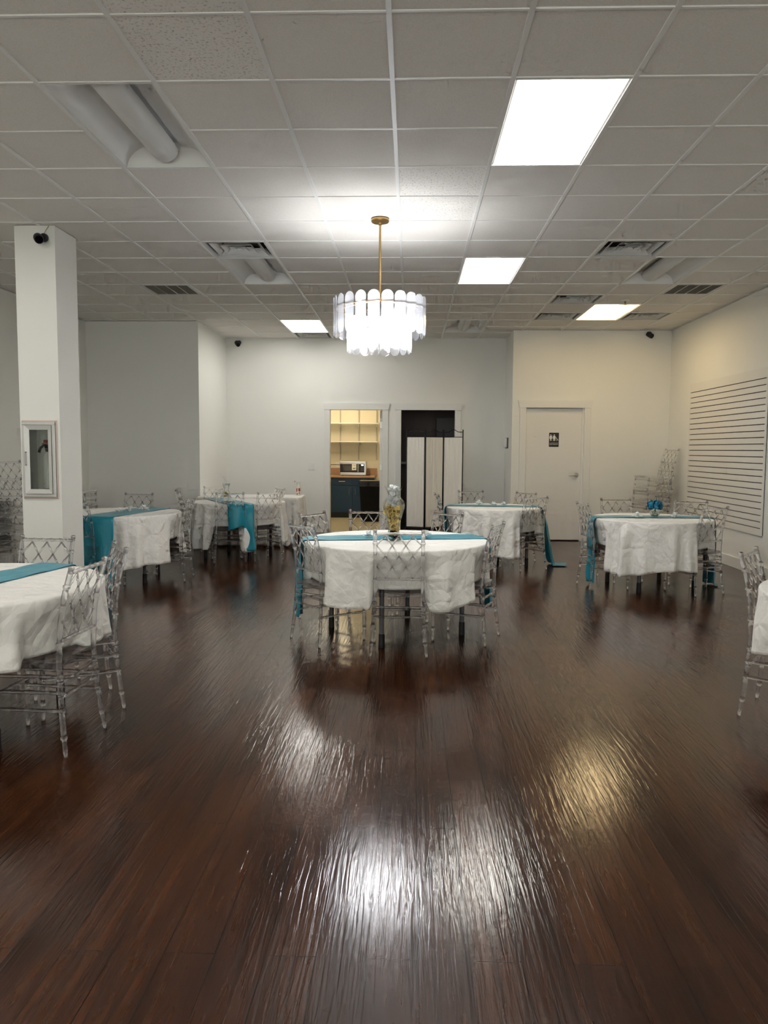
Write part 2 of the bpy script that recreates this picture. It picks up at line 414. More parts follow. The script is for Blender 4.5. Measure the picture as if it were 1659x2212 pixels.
# pillar with the cabinet niche
PX0, PX1, PY0, PY1 = -3.262, -2.915, 3.74, 4.16
NX0, NX1, NZ0, NZ1 = -3.205, -2.972, 1.045, 1.63
b = MB()
b.box(PX0, NX0, PY0, PY1, 0, H); b.box(NX1, PX1, PY0, PY1, 0, H)
b.box(NX0, NX1, PY0, PY1, 0, NZ0); b.box(NX0, NX1, PY0, PY1, NZ1, H); b.box(NX0, NX1, PY0+.17, PY1, NZ0, NZ1)
struct(b, 'pillar', M['wall'])

# ------------------------------------------------------------------ ceiling: tiles, tees, fixtures
LIT = 'lamp'
troffers = [  # col, row, state, label
    (-3, 2, 'lens_off', 'unlit recessed ceiling troffer nearest the camera, above the pillar side of the hall'),
    (1, 2, 'lamp', 'large lit white troffer nearest the camera, in front of the chandelier'),
    (-3, 8, 'lens_off', 'unlit troffer directly behind the square diffuser on the pillar side'),
    (1, 8, 'lamp', 'lit white troffer just beyond the chandelier, with a darkened tube end'),
    (4, 8, 'lens_off', 'unlit troffer between a square diffuser and the return grille near the slatwall'),
    (-3, 14, 'lamp', 'small lit white troffer far back behind the chandelier, over the kitchenette doorway side'),
    (1, 14, 'lens_off', 'unlit troffer far back above the folding screen'),
    (4, 12, 'lamp_warm', 'warm yellow lit troffer in front of the restroom door'),
    (-6, 2, 'lamp', 'added unseen lit troffer brightening the pillar from outside the frame'),  # added out of view to brighten the pillar front
    (-3, -4, 'lamp', 'added unseen fill troffer outside the frame above the photographer'),  # added out of view as fill for the foreground cloth
    (-6, -4, 'lamp', 'added unseen fill troffer behind the photographer on the pillar side'),  # added out of view, more fill on the pillar side
]
diffusers = [(-3, 7, 'square ceiling diffuser in front of the unlit troffer on the pillar side'),
             (3, 7, 'large square ceiling diffuser diagonally in front of the unlit troffer near the slatwall'),
             (3, 11, 'square ceiling diffuser just in front of the warm yellow troffer'),
             (3, 13, 'square ceiling diffuser beside the near the restroom wall, left of the warm yellow troffer'),
             (5, 13, 'square ceiling diffuser on the slatwall side of the warm yellow troffer'),
             (-3, 16, 'square ceiling diffuser against the back wall, behind the small lit troffer')]
diffusers[3] = (3, 13, 'square ceiling diffuser close to the restroom wall, on the chandelier side of the warm troffer')
returns = [(5, 10, 'dusty rectangular return grille in the ceiling near the slatwall'),
           (-5, 10, 'dusty return grille in the ceiling behind the pillar')]
hole = {}
for c, r, *_ in troffers: hole[(c, r)] = hole[(c, r+1)] = 1
for c, r, *_ in diffusers: hole[(c, r)] = 1
for c, r, *_ in returns: hole[(c, r)] = 1
fiss = {(-2, 1), (-2, 0), (0, 4), (0, 5)}
b = MB()
C0, C1, R0, R1 = -8, 7, -11, 18
for c in range(C0, C1):
    for r in range(R0, R1):
        if (c, r) in hole: continue
        b.mi = 1 if (c, r) in fiss else 0
        dz = random.uniform(0, .0025); sl = random.uniform(-.0015, .0015)
        x0, x1, y0, y1 = c*T+.004, (c+1)*T-.004, r*T+.006, (r+1)*T-.006
        b.quad((x0, y0, H+.004+dz), (x1, y0, H+.004+dz+sl), (x1, y1, H+.004+dz), (x0, y1, H+.004+dz-sl))
b.mi = 0
b.quad((XL-.3, YF-.3, H+.28), (XR+.3, YF-.3, H+.28), (XR+.3, YB+.3, H+.28), (XL-.3, YB+.3, H+.28))
struct(b, 'ceiling', [M['tile'], M['tile_f']], weld=False)
b = MB()
for c in range(C0, C1+1):
    b.box(c*T-.012, c*T+.012, R0*T, YB, H-.002, H+.03)
skip = set((c, r+1) for c, r, *_ in troffers)
for c in range(C0, C1):
    for r in range(R0, R1):
        if (c, r) in skip: continue
        b.box(c*T+.012, (c+1)*T-.012, r*T-.007, r*T+.007, H-.0005, H+.03)
b.box(XL, XL+.02, YF, YA, H-.003, H); b.box(XR-.02, XR, YF, YR, H-.003, H); b.box(XRET_L, XRET_R, YB-.02, YB, H-.003, H)
b.box(XRET_R, XR, YR-.02, YR, H-.003, H); b.box(XL, XRET_L, YA-.02, YA, H-.003, H); b.box(XRET_L, XRET_L+.02, YA, YB, H-.003, H)
struct(b, 'trim_4', M['tee'], weld=False)

def make_troffer(mat_key):
    """local origin: centre of the opening, at ceiling level"""
    hx, hy = T/2-.012, T-.012
    b = MB()
    prof = [(-hx, 0), (-hx+.01, .004)] + [(-.10-(hx-.112)*cos(radians(t)), .004+.115*sin(radians(t))) for t in range(0, 91, 10)]
    prof += [(-.098, .135), (.098, .135)]
    prof += [(-x, z) for x, z in reversed(prof[:-2])]
    b.grid(lambda i, j: (prof[i][0], (-hy+.004) if j == 0 else (hy-.004), prof[i][1]), len(prof), 2)
    for s in (-1, 1):   # curved end pieces
        b.grid(lambda i, j: ((-hx+2*hx*i/16), s*(hy-.135*(1-cos(radians(j*11.25)))), .004+.142*sin(radians(j*11.25))), 17, 9)
    b.box(-hx, hx, -hy, -hy+.008, 0, .004); b.box(-hx, hx, hy-.008, hy, 0, .004)
    house = b
    b = MB(); n = 14; R = .088
    arc = [(R*cos(pi+pi*k/n), .085+.078*sin(pi+pi*k/n)) for k in range(n+1)]
    L = hy-.075
    ys = [(-L-.05, .0), (-L-.045, .45), (-L-.03, .75), (-L-.012, .93), (-L+.01, 1), (L-.01, 1), (L+.012, .93), (L+.03, .75), (L+.045, .45), (L+.05, 0)]
    b.grid(lambda i, j: (arc[i][0]*(.35+.65*ys[j][1]), ys[j][0], .087+(arc[i][1]-.085)*ys[j][1]), n+1, len(ys))
    b.box(-R, R, -L-.03, L+.03, .086, .10)
    return house, b
for c, r, k, lab in troffers:
    root = thing('ceiling_troffer', lab, 'ceiling light', ((c+.5)*T, (r+1)*T, H), 0, 'recessed troffers in the grid ceiling')
    hs, ls = make_troffer(k)
    hs.build('housing', M['fixture'], root, smooth=True)
    ls.build('lens', M[k], root, smooth=True)

def make_diffuser():
    h = T/2-.012; out = []
    b = MB(); b.box(-h+.02, h-.02, -h+.02, h-.02, .095, .10); out.append(('throat', b, 'ventdark'))
    b = MB()
    def ring(o, i, z0, z1):
        for k in range(4):
            a = k*pi/2
            f = lambda x, y, z: (x*cos(a)-y*sin(a), x*sin(a)+y*cos(a), z)
            b.quad(f(-o, -o, z0), f(o, -o, z0), f(i, -i, z1), f(-i, -i, z1))
    ring(h, h-.018, 0, .0); ring(h-.018, h-.022, 0, .09)
    out.append(('frame', b, 'vent')); b2 = b
    cones = []
    for o, i, z0, z1 in ((.238, .168, .003, .06), (.150, .095, .004, .055), (.080, .040, .006, .045)):
        b = MB(); ring(o, i, z0, z1); ring(o, o-.004, z0, z0+.006); cones.append(('cone', b, 'vent'))
    b = MB(); ring(.030, .022, .008, .02); b.quad((-.022,-.022,.02), (.022,-.022,.02), (.022,.022,.02), (-.022,.022,.02)); cones.append(('centre_plate', b, 'vent'))
    return out+cones
d0 = None
for c, r, lab in diffusers:
    loc = ((c+.5)*T, (r+.5)*T, H)
    if d0 is None:
        d0 = thing('ceiling_diffuser', lab, 'air vent', loc, 0, 'square ceiling diffusers')
        for nm, mb, k in make_diffuser(): mb.build(nm, M[k], d0)
    else: dup(d0, loc, 0, lab)
d0 = None
for c, r, lab in returns:
    loc = ((c+.5)*T, (r+.5)*T, H)
    if d0 is None:
        d0 = thing('return_grille', lab, 'air vent', loc, 0, 'return grilles in the ceiling')
        h = T/2-.012
        b = MB(); b.box(-h+.03, h-.03, -h+.03, h-.03, .02, .025); b.build('filter', M['filt'], d0)
        b = MB(); b.box(-h, h, -h, -h+.04, -.002, .012); b.box(-h, h, h-.04, h, -.002, .012); b.box(-h, -h+.04, -h+.04, h-.04, -.002, .012); b.box(h-.04, h, -h+.04, h-.04, -.002, .012)
        for q in (-1, 0, 1): b.box(q*.13-.004, q*.13+.004, -h+.04, h-.04, -.001, .014)
        b.build('frame', M['vent'], d0)
        b = MB()
        for k in range(34):
            y = -h+.045+k*(2*h-.09)/33
            b.quad((-h+.04, y, .002), (h-.04, y, .002), (h-.04, y+.008, .014), (-h+.04, y+.008, .014))
        b.build('louvre', mat('grille_louvre_dusty', (.36,.33,.28), .7), d0)
    else: dup(d0, loc, 0, lab)
# sprinkler
s = thing('fire_sprinkler', 'small pendent fire sprinkler in the ceiling by the warm troffer', 'sprinkler', (2.76, 7.05, H))
b = MB(); b.lathe([(.05,.004),(.05,-.002),(.03,-.01),(.012,-.012)], n=24); b.build('escutcheon', M['fixture'], s, smooth=True)
b = MB(); b.lathe([(.010,-.008),(.010,-.03),(.006,-.034),(.006,-.05),(.02,-.052),(.02,-.055),(.004,-.057)], n=14); b.build('sprinkler_head', M['brass'], s, smooth=True)

# ------------------------------------------------------------------ chandelier
CH = (-.157, 3.6)
ch = thing('chandelier', 'lit two-tier glass petal chandelier hanging on a brass rod', 'chandelier', (CH[0], CH[1], H))
b = MB(); b.lathe([(.071,0),(.073,-.004),(.073,-.020),(.069,-.026),(.014,-.028)], n=32); b.build('canopy', M['brass'], ch, smooth=True)
b = MB(); b.lathe([(.016,-.026),(.016,-.04),(.011,-.05),(.009,-.052),(.009,-.62),(.018,-.625),(.018,-.65)], n=16); b.build('rod', M['brass'], ch, smooth=True)
b = MB()
def hoop(b, R, z, r=.004):
    b.path([(R*cos(2*pi*k/48), R*sin(2*pi*k/48), z) for k in range(49)], r, 6, cap=False)
hoop(b, .362, -.722, .005); hoop(b, .25, -.85, .005)
for k in range(6):
    a = k*pi/3
    b.path([(0, 0, -.64), (.36*cos(a), .36*sin(a), -.722)], .004, 6); b.path([(.25*cos(a), .25*sin(a), -.85), (.30*cos(a), .30*sin(a), -.71)], .003, 6)
b.build('frame', M['brass'], ch, smooth=True)
b = MB()
for k in range(8):
    a = k*pi/4+.3; b = MB(); b.ball((.19*cos(a), .19*sin(a), -.93), .024, 10, 6); b.build('bulb', M['bulb'], ch, smooth='all')
for k in range(3):
    a = k*2*pi/3; b = MB(); b.ball((.09*cos(a), .09*sin(a), -.98), .022, 10, 6); b.build('bulb', M['bulb'], ch, smooth='all')
def petal(R, a, w, z0, z1):
    b = MB(); n = 10; L = z1-z0; r = w/2; pts = []
    for k in range(n+1): pts.append((r*cos(pi*k/n), z1-r+r*sin(pi*k/n)))
    for k in range(n+1): pts.append((r*cos(pi+pi*k/n), z0+r+r*sin(pi+pi*k/n)))
    ca, sa = cos(a), sin(a)
    def f(rad, k):
        def g(p):
            x = p[0]*k; z = (p[1]-(z0+z1)/2)*k+(z0+z1)/2; rr = rad+.004*sin(x*40)
            return (rr*ca-x*sa, rr*sa+x*ca, z)
        return g
    b.prism(pts, f(R, 1), f(R+.007, 1))
    return b
for k in range(22):
    petal(.368, 2*pi*k/22+.06, .096, -.945, -.632).build('petal', M['petal_glass'], ch)
for k in range(18):
    petal(.257, 2*pi*k/18+.03, .086, -1.072, -.80).build('petal', M['petal_glass'], ch)

# ------------------------------------------------------------------ acrylic lattice chair
def postxyz(s, z):
    K = [(0,.197,-.228),(.12,.186,-.212),(.28,.175,-.198),(.44,.168,-.19),(.62,.166,-.200),(.76,.165,-.224),(.885,.165,-.262)]
    for (z0,x0,y0),(z1,x1,y1) in zip(K, K[1:]):
        if z <= z1+1e-9:
            t = (z-z0)/(z1-z0); return Vector((s*(x0+(x1-x0)*t), y0+(y1-y0)*t, z))
def ringed(zs, ze, rings, base_r):
    """z, radius list with small turned rings"""
    out = []
    n = int((ze-zs)/.035)
    for k in range(n+1):
        z = zs+(ze-zs)*k/n
        if all(abs(z-r) > .014 for r in rings): out.append((z, base_r(z)))
    for r in rings:
        q = base_r(r); out += [(r-.008, q*.95), (r-.005, q*1.3), (r+.005, q*1.3), (r+.008, q*.95)]
    return sorted(out)
AC = M['acrylic']
def make_chair(label, group):
    t = thing('lattice_back_chair', label, 'chair', (0,0,0), 0, group)
    # seat slab, slightly wider at the front, with a shallow apron
    b = MB()
    o = [(-.178,-.188),(.178,-.188),(.200,.185),(.185,.205),(-.185,.205),(-.200,.185)]
    b.prism(o, lambda p: (p[0], p[1], .412), lambda p: (p[0], p[1], .440))
    bmesh.ops.bevel(b.b, geom=list(b.b.edges), offset=.005, segments=2, affect='EDGES')
    b.build('seat', AC, t, smooth=True)
    for s in (-1, 1):
        q = ringed(0, .885, (.09,.215,.30,.375,.53,.70,.80), lambda z: .0135-.0035*(max(0,.12-z)/.12))
        b = MB(); b.path([postxyz(s, z) for z, r in q], [r for z, r in q], 10)
        p = postxyz(s, .885); b.ball((p.x, p.y, .889), .0155, 10, 6, (1,1,.7))
        b.build('leg', AC, t, smooth='all')
    for s in (-1, 1):
        q = ringed(0, .414, (.09,.215,.30,.375), lambda z: .0130-.003*(max(0,.12-z)/.12))
        b = MB(); b.path([(s*(.186-.004*z), .186-.01*z, z) for z, r in q], [r for z, r in q], 10); b.build('leg', AC, t, smooth='all')
    # back: two rails and a trellis of crossing rods
    b = MB()
    p0, p1 = postxyz(-1, .868), postxyz(1, .868)
    def rail(p0, p1, r, nr=5):
        pts = []; rad = []
        for k in range(nr*4+1):
            u = k/(nr*4); pts.append(Vector(p0).lerp(Vector(p1), u)); rad.append(r*1.3 if k % 4 == 2 else r)
        b.path(pts, rad, 8)
    rail(p0, p1, .0095, 6); rail(postxyz(-1, .543), postxyz(1, .543), .0085, 6)
    yz = lambda z: postxyz(1, z).y
    zr = [.866-.011, .783, .708, .633, .549]
    rows = [[-.094,0,.094] if k % 2 == 0 else [-.155,-.047,.047,.155] for k in range(5)]
    for k in range(4):
        for x in rows[k]:
            for x2 in rows[k+1]:
                if abs(x-x2) < .075:
                    A = Vector((x, yz(zr[k]), zr[k])); B = Vector((x2, yz(zr[k+1]), zr[k+1]))
                    b.path([A, A.lerp(B,.42), A.lerp(B,.46), A.lerp(B,.54), A.lerp(B,.58), B], [.0052,.0052,.0072,.0072,.0052,.0052], 6)
    b.build('backrest', AC, t, smooth='all')
    def stretch(p0, p1, r=.0085):
        b2 = MB(); pts = []; rad = []
        for k in range(17):
            u = k/16; pts.append(Vector(p0).lerp(Vector(p1), u)); rad.append(r*1.32 if k % 4 == 2 else r)
        b2.path(pts, rad, 8); b2.build('stretcher', AC, t, smooth='all')
    for s in (-1, 1):
        for z in (.30, .215, .375):
            p = postxyz(s, z); stretch(p, (s*(.186-.004*z), .186-.01*z, z))
    for z in (.345, .277): stretch(postxyz(-1, z), postxyz(1, z))
    for z in (.375, .25): stretch((-.185, .183, z), (.185, .183, z))
    return t
chair0 = None
def chair(x, y, fx, fy, label, group, z=0, tilt=0):
    """x,y: point midway between the rear feet; fx,fy: where the sitter would face"""
    global chair0
    l = sqrt(fx*fx+fy*fy); fx /= l; fy /= l
    loc = (x+fx*.215, y+fy*.215, z); rz = atan2(-fx, fy)
    if chair0 is None:
        chair0 = make_chair(label, group); chair0.location = loc; chair0.rotation_euler = (tilt,0,rz); return chair0
    return dup(chair0, loc, (tilt,0,rz), label, group)
def fit_out(t, cs):
    """slide chairs out until their backs stand clear of the table edge"""
    for c in cs:
        rz = c.rotation_euler.z; bx, by = c.location.x+.205*sin(rz), c.location.y-.205*cos(rz)
        dx, dy = bx-t[0], by-t[1]; d = sqrt(dx*dx+dy*dy); fx, fy = -sin(rz), cos(rz)
        need = t[2]+.05-d
        if need > 0:
            cs_ = max(.5, -(fx*dx+fy*dy)/d)
            c.location.x -= fx*need/cs_; c.location.y -= fy*need/cs_
def scl(x, y, k=1.02): return .113+(x-.113)*k, -2.856+(y+2.856)*k
def top(x, y, fx, fy, *a):
    """place a chair from the mid point of its top rail"""
    l = sqrt(fx*fx+fy*fy); x, y = scl(x, y)
    return chair(x+fx/l*.045, y+fy/l*.045, fx, fy, *a)

# ------------------------------------------------------------------ tables, cloths and runners
ZT = .735
def round_table(cx, cy, R, rot, label):
    t = thing('round_table', label, 'table', (cx, cy, 0), rot, 'round folding tables under white cloths')
    b = MB(); b.lathe([(R-.05,.698),(R-.012,.700),(R-.008,.722),(R-.012,.728),(0,.728)], n=64); b.build('tabletop', M['top'], t, smooth=True)
    r = R*.74
    for k in range(4):
        a = k*pi/2
        b = MB(); b.path([(r*cos(a), r*sin(a), .05), (r*cos(a), r*sin(a), .70)], .0185, 14); l = b.build('leg', M['leg'], t, smooth=True)
        b = MB(); b.path([(r*cos(a), r*sin(a), 0), (r*cos(a), r*sin(a), .10)], [.024,.022], 14); b.build('foot', M['rubber'], l, smooth=True)
    return t
def sm(a, b, x):
    t = max(0, min(1, (x-a)/(b-a))); return t*t*(3-2*t)
def cloth(cx, cy, R, hem, chairs, label, seed, flat=(), lift=.452, dent=.06, vary=1, amp=1):
    """chairs: list of angles (radians, from the table centre) whose seats hold the cloth up"""
    rnd = random.Random(seed); NA = 300
    ph = [rnd.uniform(0, 2*pi) for _ in range(5)]
    def hz(a):
        z = hem+vary*(.035*sin(2*a+ph[0])+.018*sin(5*a+ph[1]))
        for q in chairs:
            d = abs((a-q+pi) % (2*pi)-pi)*R
            w = 1-sm(.165, .215, d); z = z*(1-w)+max(z, lift)*w
        return z
    def fold(a, t):
        f = (.5+.5*sin(4*a+ph[2]))*.6+.4
        s = sin(15*a+ph[3]+1.1*sin(3*a+ph[4])) + .6*sin(26*a+ph[1]+.8*sin(5*a))
        for q in flat: s *= sm(.17, .30, abs((a-q+pi) % (2*pi)-pi)*R)
        return f*s
    prof = [(0,0),(.25,0),(.5,0),(.75,0),(.93,0),(.985,0)]
    NT = 22
    def fn(i, j):
        a = 2*pi*i/NA; ca, sa = cos(a), sin(a)
        if j < len(prof):
            r = R*prof[j][0]; z = ZT+.0025*mn.noise(Vector((r*ca*6+seed, r*sa*6, 0)))*(prof[j][0] > 0)
        else:
            k = j-len(prof)
            if k < 4:
                th = radians((0,25,55,85)[k]); r = R-.004+.016*sin(th); z = ZT-.016*(1-cos(th))
            else:
                t = (k-3)/(NT-4); h = hz(a); zs = ZT-.016
                z = zs+(h-zs)*t
                d = zs-z
                r = R+.012+.05*d+amp*.046*min(1, d/.16)*fold(a, t)*min(1, .35+d*1.6)
                r += .012*mn.noise(Vector((ca*R*7+seed, sa*R*7, z*5)))*min(1, d/.1)
                for q in chairs:
                    dd = abs((a-q+pi) % (2*pi)-pi)*R
                    w = (1-sm(.16, .24, dd))*sm(.0, .12, d)
                    r = r*(1-w)+min(r, R+.012-dent*min(1, d/.28))*w
        return (r*ca, r*sa, z)
    b = MB(); b.grid(fn, NA, len(prof)+NT, wrap=True)
    o = b.build('tablecloth', M['cloth'], None, smooth='all')
    sd = o.modifiers.new('thickness', 'SOLIDIFY'); sd.thickness = .0025; sd.offset = -1
    o.location = (cx, cy, 0)
    return tag(o, label, 'tablecloth', 'white round tablecloths')
def runner(cx, cy, R, ang, off, w, L0, L1, label, seed, flare0=.03, flare1=.03):
    """strip across the table along ang; L0/L1 total length each way from the middle, hanging past the rim"""
    rnd = random.Random(seed); NU, NS = 15, 120
    ux, uy = cos(ang), sin(ang); Rr = R+.035
    def fn(i, j):
        v = (i/(NU-1)-.5)*w
        l1 = L1(i/(NU-1)) if callable(L1) else L1
        s = -L0+(L0+l1)*j/(NS-1)
        sg = -1 if s < 0 else 1; fl = flare0 if s < 0 else flare1
        v += .010*mn.noise(Vector((s*3, seed, v*4)))
        o = off+v; se = sqrt(max(.01, Rr*Rr-o*o)); a = abs(s)
        wr = .006+.005*mn.noise(Vector((s*7, v*14, seed)))
        if a < se-.03: p = s; z = ZT+wr
        elif a < se+.03:
            th = (a-se+.03)/.06*pi/2; p = sg*(se-.03+.036*sin(th)); z = ZT+wr*(1-th/2)-.036*(1-cos(th))
        else:
            d = a-se-.03+.036; z = ZT-d
            out = .006+fl*d+.024*sin(v*26+d*6*sin(seed)+seed)*min(1, d*2.4)+.02*mn.noise(Vector((v*9, d*6, seed+5)))*min(1, d*3)
            v2 = 1+.06*sin(d*9+seed)*min(1, d*2)
            o = off+v*v2
            if z < .012:      # puddles on the floor
                out += (.012-z)*1.0; z = .012+.008*abs(mn.noise(Vector((v*20, d*20, 1))))
            p = sg*(se+out)
        return (p*ux-o*uy, p*uy+o*ux, z)
    b = MB(); b.grid(fn, NU, NS)
    o = b.build('table_runner', M['satin'], None, smooth='all')
    sd = o.modifiers.new('thickness', 'SOLIDIFY'); sd.thickness = .0015; sd.offset = 1
    o.location = (cx, cy, 0)
    return tag(o, label, 'table runner', 'teal satin table runners')

T1 = (0, 3.22, .715); T2 = (-3.11, 5.54, .66); T3 = (-2.20, 7.42, .61); T4 = (1.15, 6.88, .575); T5 = (2.68, 5.45, .61); T6 = (-2.26, 1.03, .735); T7 = (2.62, 1.0, .70)
round_table(*T1, radians(170), 'round table in the middle of the hall, in front of the kitchenette doorway')
round_table(*T2, radians(-38), 'round table just behind the pillar')
round_table(*T3, radians(30), 'round table in front of the long rectangular table')
round_table(*T4, radians(-15), 'round table in front of the restroom door')
round_table(*T5, radians(60), 'round table beside the slatwall, holding the blue flower')
round_table(*T6, radians(-42), 'round table cut off by the frame edge in front of the pillar')
round_table(*T7, radians(20), 'round table almost outside the frame on the slatwall side')

def ang(t, x, y): return atan2(y-t[1], x-t[0])
G1, G2, G3, G4, G5, G6 = ('chairs around the central table', 'chairs around the table behind the pillar', 'chairs around the table by the long table',
    'chairs around the table by the restroom door', 'chairs around the table by the slatwall', 'chairs around the foreground table')
ca = 'clear acrylic lattice-back chair '
c1 = [chair(.035, 2.485, 0, 1, ca+'with its back square to the camera at the central table', G1),
      chair(-.625, 2.844, .77, .64, ca+'at the near left of the central table, turned three-quarters', G1),
      chair(.703, 2.967, -.935, .355, ca+'seen nearly edge-on at the right of the central table', G1),
      top(-.73, 3.70, .83, -.56, ca+'at the rear left of the central table', G1),
      top(-.265, 4.03, .11, -.99, ca+'facing the camera behind the yellow-filled vase', G1),
      top(.445, 3.857, -.72, -.69, ca+'at the rear right of the central table, before the folding screen', G1)]
c2 = [top(-3.14, 6.28, .02, -1, ca+'facing the camera against the bare alcove wall', G2),
      chair(-2.352, 5.56, -1, -.04, ca+'seen edge-on at the open side of the table behind the pillar', G2),
      top(-3.165, 4.70, .45, .89, ca+'half hidden by the pillar beside the hanging teal runner', G2)]
c3 = [top(-2.91, 7.05, .9, .43, ca+'on the pillar side of the table by the long table', G3),
      top(-2.65, 8.0, .2, -.98, ca+'facing the camera behind the gold-filled vase', G3),
      chair(-2.161, 6.75, -.33, .94, ca+'with its back to the camera before a hanging teal runner end', G3),
      chair(-1.78, 7.06, -.6, .8, ca+'turned three-quarters in front of the rectangular table skirt', G3),
      top(-1.79, 7.68, -.86, -.51, ca+'mostly hidden behind the three-quarter turned chair by the long table', G3)]
c4 = [top(.54, 6.62, .98, .1, ca+'seen edge-on against the folding screen', G4),
      top(.91, 7.46, .1, -1, ca+'facing the camera beside the folding screen', G4),
      top(1.605, 7.18, -.75, -.65, ca+'facing the camera in front of the restroom door casing', G4),
      chair(1.54, 6.50, -.5, .86, ca+'with its back to the camera beside the floor-length runner', G4)]
c5 = [chair(2.125, 5.37, .99, .12, ca+'seen edge-on at the restroom-door side of the blue flower table', G5),
      top(2.43, 5.93, .03, -1, ca+'facing the camera behind the blue flower table, nearer the restroom door', G5),
      top(3.17, 5.68, -.35, -.94, ca+'facing the camera before the slatwall and the chair stack', G5),
      chair(3.075, 5.02, -.47, .88, ca+'with its back to the camera beside the slatwall', G5)]
c6 = [chair(-1.484, .79, -1, .07, ca+'nearest the camera in the foreground, showing all its turned rungs', G6),
      top(-1.55, 1.365, -.85, -.53, ca+'just behind the nearest foreground chair, its back foreshortened', G6),
      top(-2.107, 1.765, -.05, -1, ca+'facing the camera in front of the pillar base', G6)]
c7 = [chair(2.17, 1.42, .80, -.60, ca+'cut off by the frame edge on the slatwall side', 'chair at the cropped table')]
for t_, c_ in ((T1,c1),(T2,c2),(T3,c3),(T4,c4),(T5,c5),(T6,c6),(T7,c7)): fit_out(t_, c_)
c4[0].location.x -= .04; c5[0].location.x -= .05
def angs(t, cs): return [ang(t, c.location.x, c.location.y) for c in cs]
cloth(*T1, .335, angs(T1, c1), 'white round tablecloth on the central table with the tall vase', 3, (radians(10), radians(190)), amp=.75)
cloth(*T2, .21, angs(T2, c2), 'white round tablecloth on the table behind the pillar', 8, (radians(80), radians(-100)))
cloth(*T3, .17, angs(T3, c3), 'white round tablecloth on the table with the gold-filled vase', 13, (radians(-61), radians(119)))
cloth(*T4, .20, angs(T4, c4), 'white round tablecloth on the table by the restroom door', 21, (radians(-4), radians(176)))
cloth(*T5, .23, angs(T5, c5), 'white round tablecloth under the blue flower', 34, (radians(3), radians(183)))
cloth(*T6, .43, angs(T6, c6), 'white round tablecloth on the cropped table in the foreground', 55, (), vary=.35, amp=.6)
cloth(*T7, .40, angs(T7, c7), 'white round tablecloth showing only its edge at the frame border', 89)
runner(*T1, radians(10), .10, .31, 1.34, 1.30, 'teal satin runner across the central table under the tall vase', 1)
runner(*T2, radians(80), -.13, .36, 1.36, 1.22, 'teal satin runner hanging in broad folds behind the pillar', 2)
runner(*T3, radians(-61), -.15, .31, 1.0, lambda f: .895+.33*sm(.60, .66, f), 'teal satin runner falling over a chair at the table by the long table', 3)
runner(*T4, radians(-4), .06, .29, 1.26, 1.46, 'teal satin runner trailing to the floor by the restroom door', 4, .0, .20)
runner(*T5, radians(3), .04, .26, 1.33, 1.42, 'dark teal satin runner under the blue flower', 5, .0, .06)
runner(*T6, radians(80), -.11, .25, 1.2, 1.25, 'bright teal satin runner on the cropped foreground table', 6)

# long rectangular table with its skirt
ft = thing('folding_table', 'long rectangular table under a white cloth against the back corner', 'table', (-2.27, 8.68, 0))
b = MB(); b.bbox(-.74, .74, -.34, .34, .705, .728, .004); b.build('tabletop', M['top'], ft)
for sx in (-1, 1):
    for sy in (-1, 1):
        b = MB(); b.path([(sx*.66, sy*.28, 0), (sx*.66, sy*.28, .705)], .016, 10); b.build('leg', M['rubber'], ft, smooth=True)
NP = 300
def rect_pt(u, off):
    """rounded rectangle perimeter, u in 0..1 starting at the front left corner"""
    hx, hy, r = .745+off, .345+off, .03+off
    segs = [((-hx+r, -hy), (hx-r, -hy)), None, ((hx, -hy+r), (hx, hy-r)), None, ((hx-r, hy), (-hx+r, hy)), None, ((-hx, hy-r), (-hx, -hy+r)), None]
    hx0, hy0, r0 = .745, .345, .03
    ls = [2*(hx0-r0), r0*pi/2, 2*(hy0-r0), r0*pi/2]*2; tot = sum(ls); d = u*tot
    cc = [None, (hx-r, -hy+r, -pi/2), None, (hx-r, hy-r, 0), None, (-hx+r, hy-r, pi/2), None, (-hx+r, -hy+r, pi)]
    for k in range(8):
        if d <= ls[k]+1e-9:
            t = d/ls[k]
            if segs[k]:
                (x0, y0), (x1, y1) = segs[k]; return x0+(x1-x0)*t, y0+(y1-y0)*t
            x, y, a = cc[k]; a += t*pi/2; return x+r*cos(a), y+r*sin(a)
        d -= ls[k]
    return -hx+r, -hy
def skirt(i, j):
    u = i/NP
    if j == 0: return (0, 0, ZT)
    if j == 1: x, y = rect_pt(u, -.004); return (x, y, ZT)
    if j == 2: x, y = rect_pt(u, .004); return (x, y, ZT-.006)
    t = (j-3)/16; x0, y0 = rect_pt(u, 0)
    right = sm(.60, .73, x0); hem = .03*(1-right)+.24*right
    if x0 > .74: hem = .24+.2*sm(-.345, -.2, y0)
    z = ZT-.012+(hem-ZT+.012)*t; d = ZT-z
    x, y = rect_pt(u, .010+.07*d+.022*sin(u*2*pi*31+2*sin(u*40))*min(1, d*2))
    return (x, y, z)
b = MB(); b.grid(skirt, NP, 20, wrap=True)
o = b.build('tablecloth', M['cloth'], None, smooth='all'); o.location = (-2.27, 8.68, 0)
tag(o, 'white cloth reaching the floor on the long rectangular table', 'tablecloth')
sd = o.modifiers.new('thickness', 'SOLIDIFY'); sd.thickness = .0025; sd.offset = -1

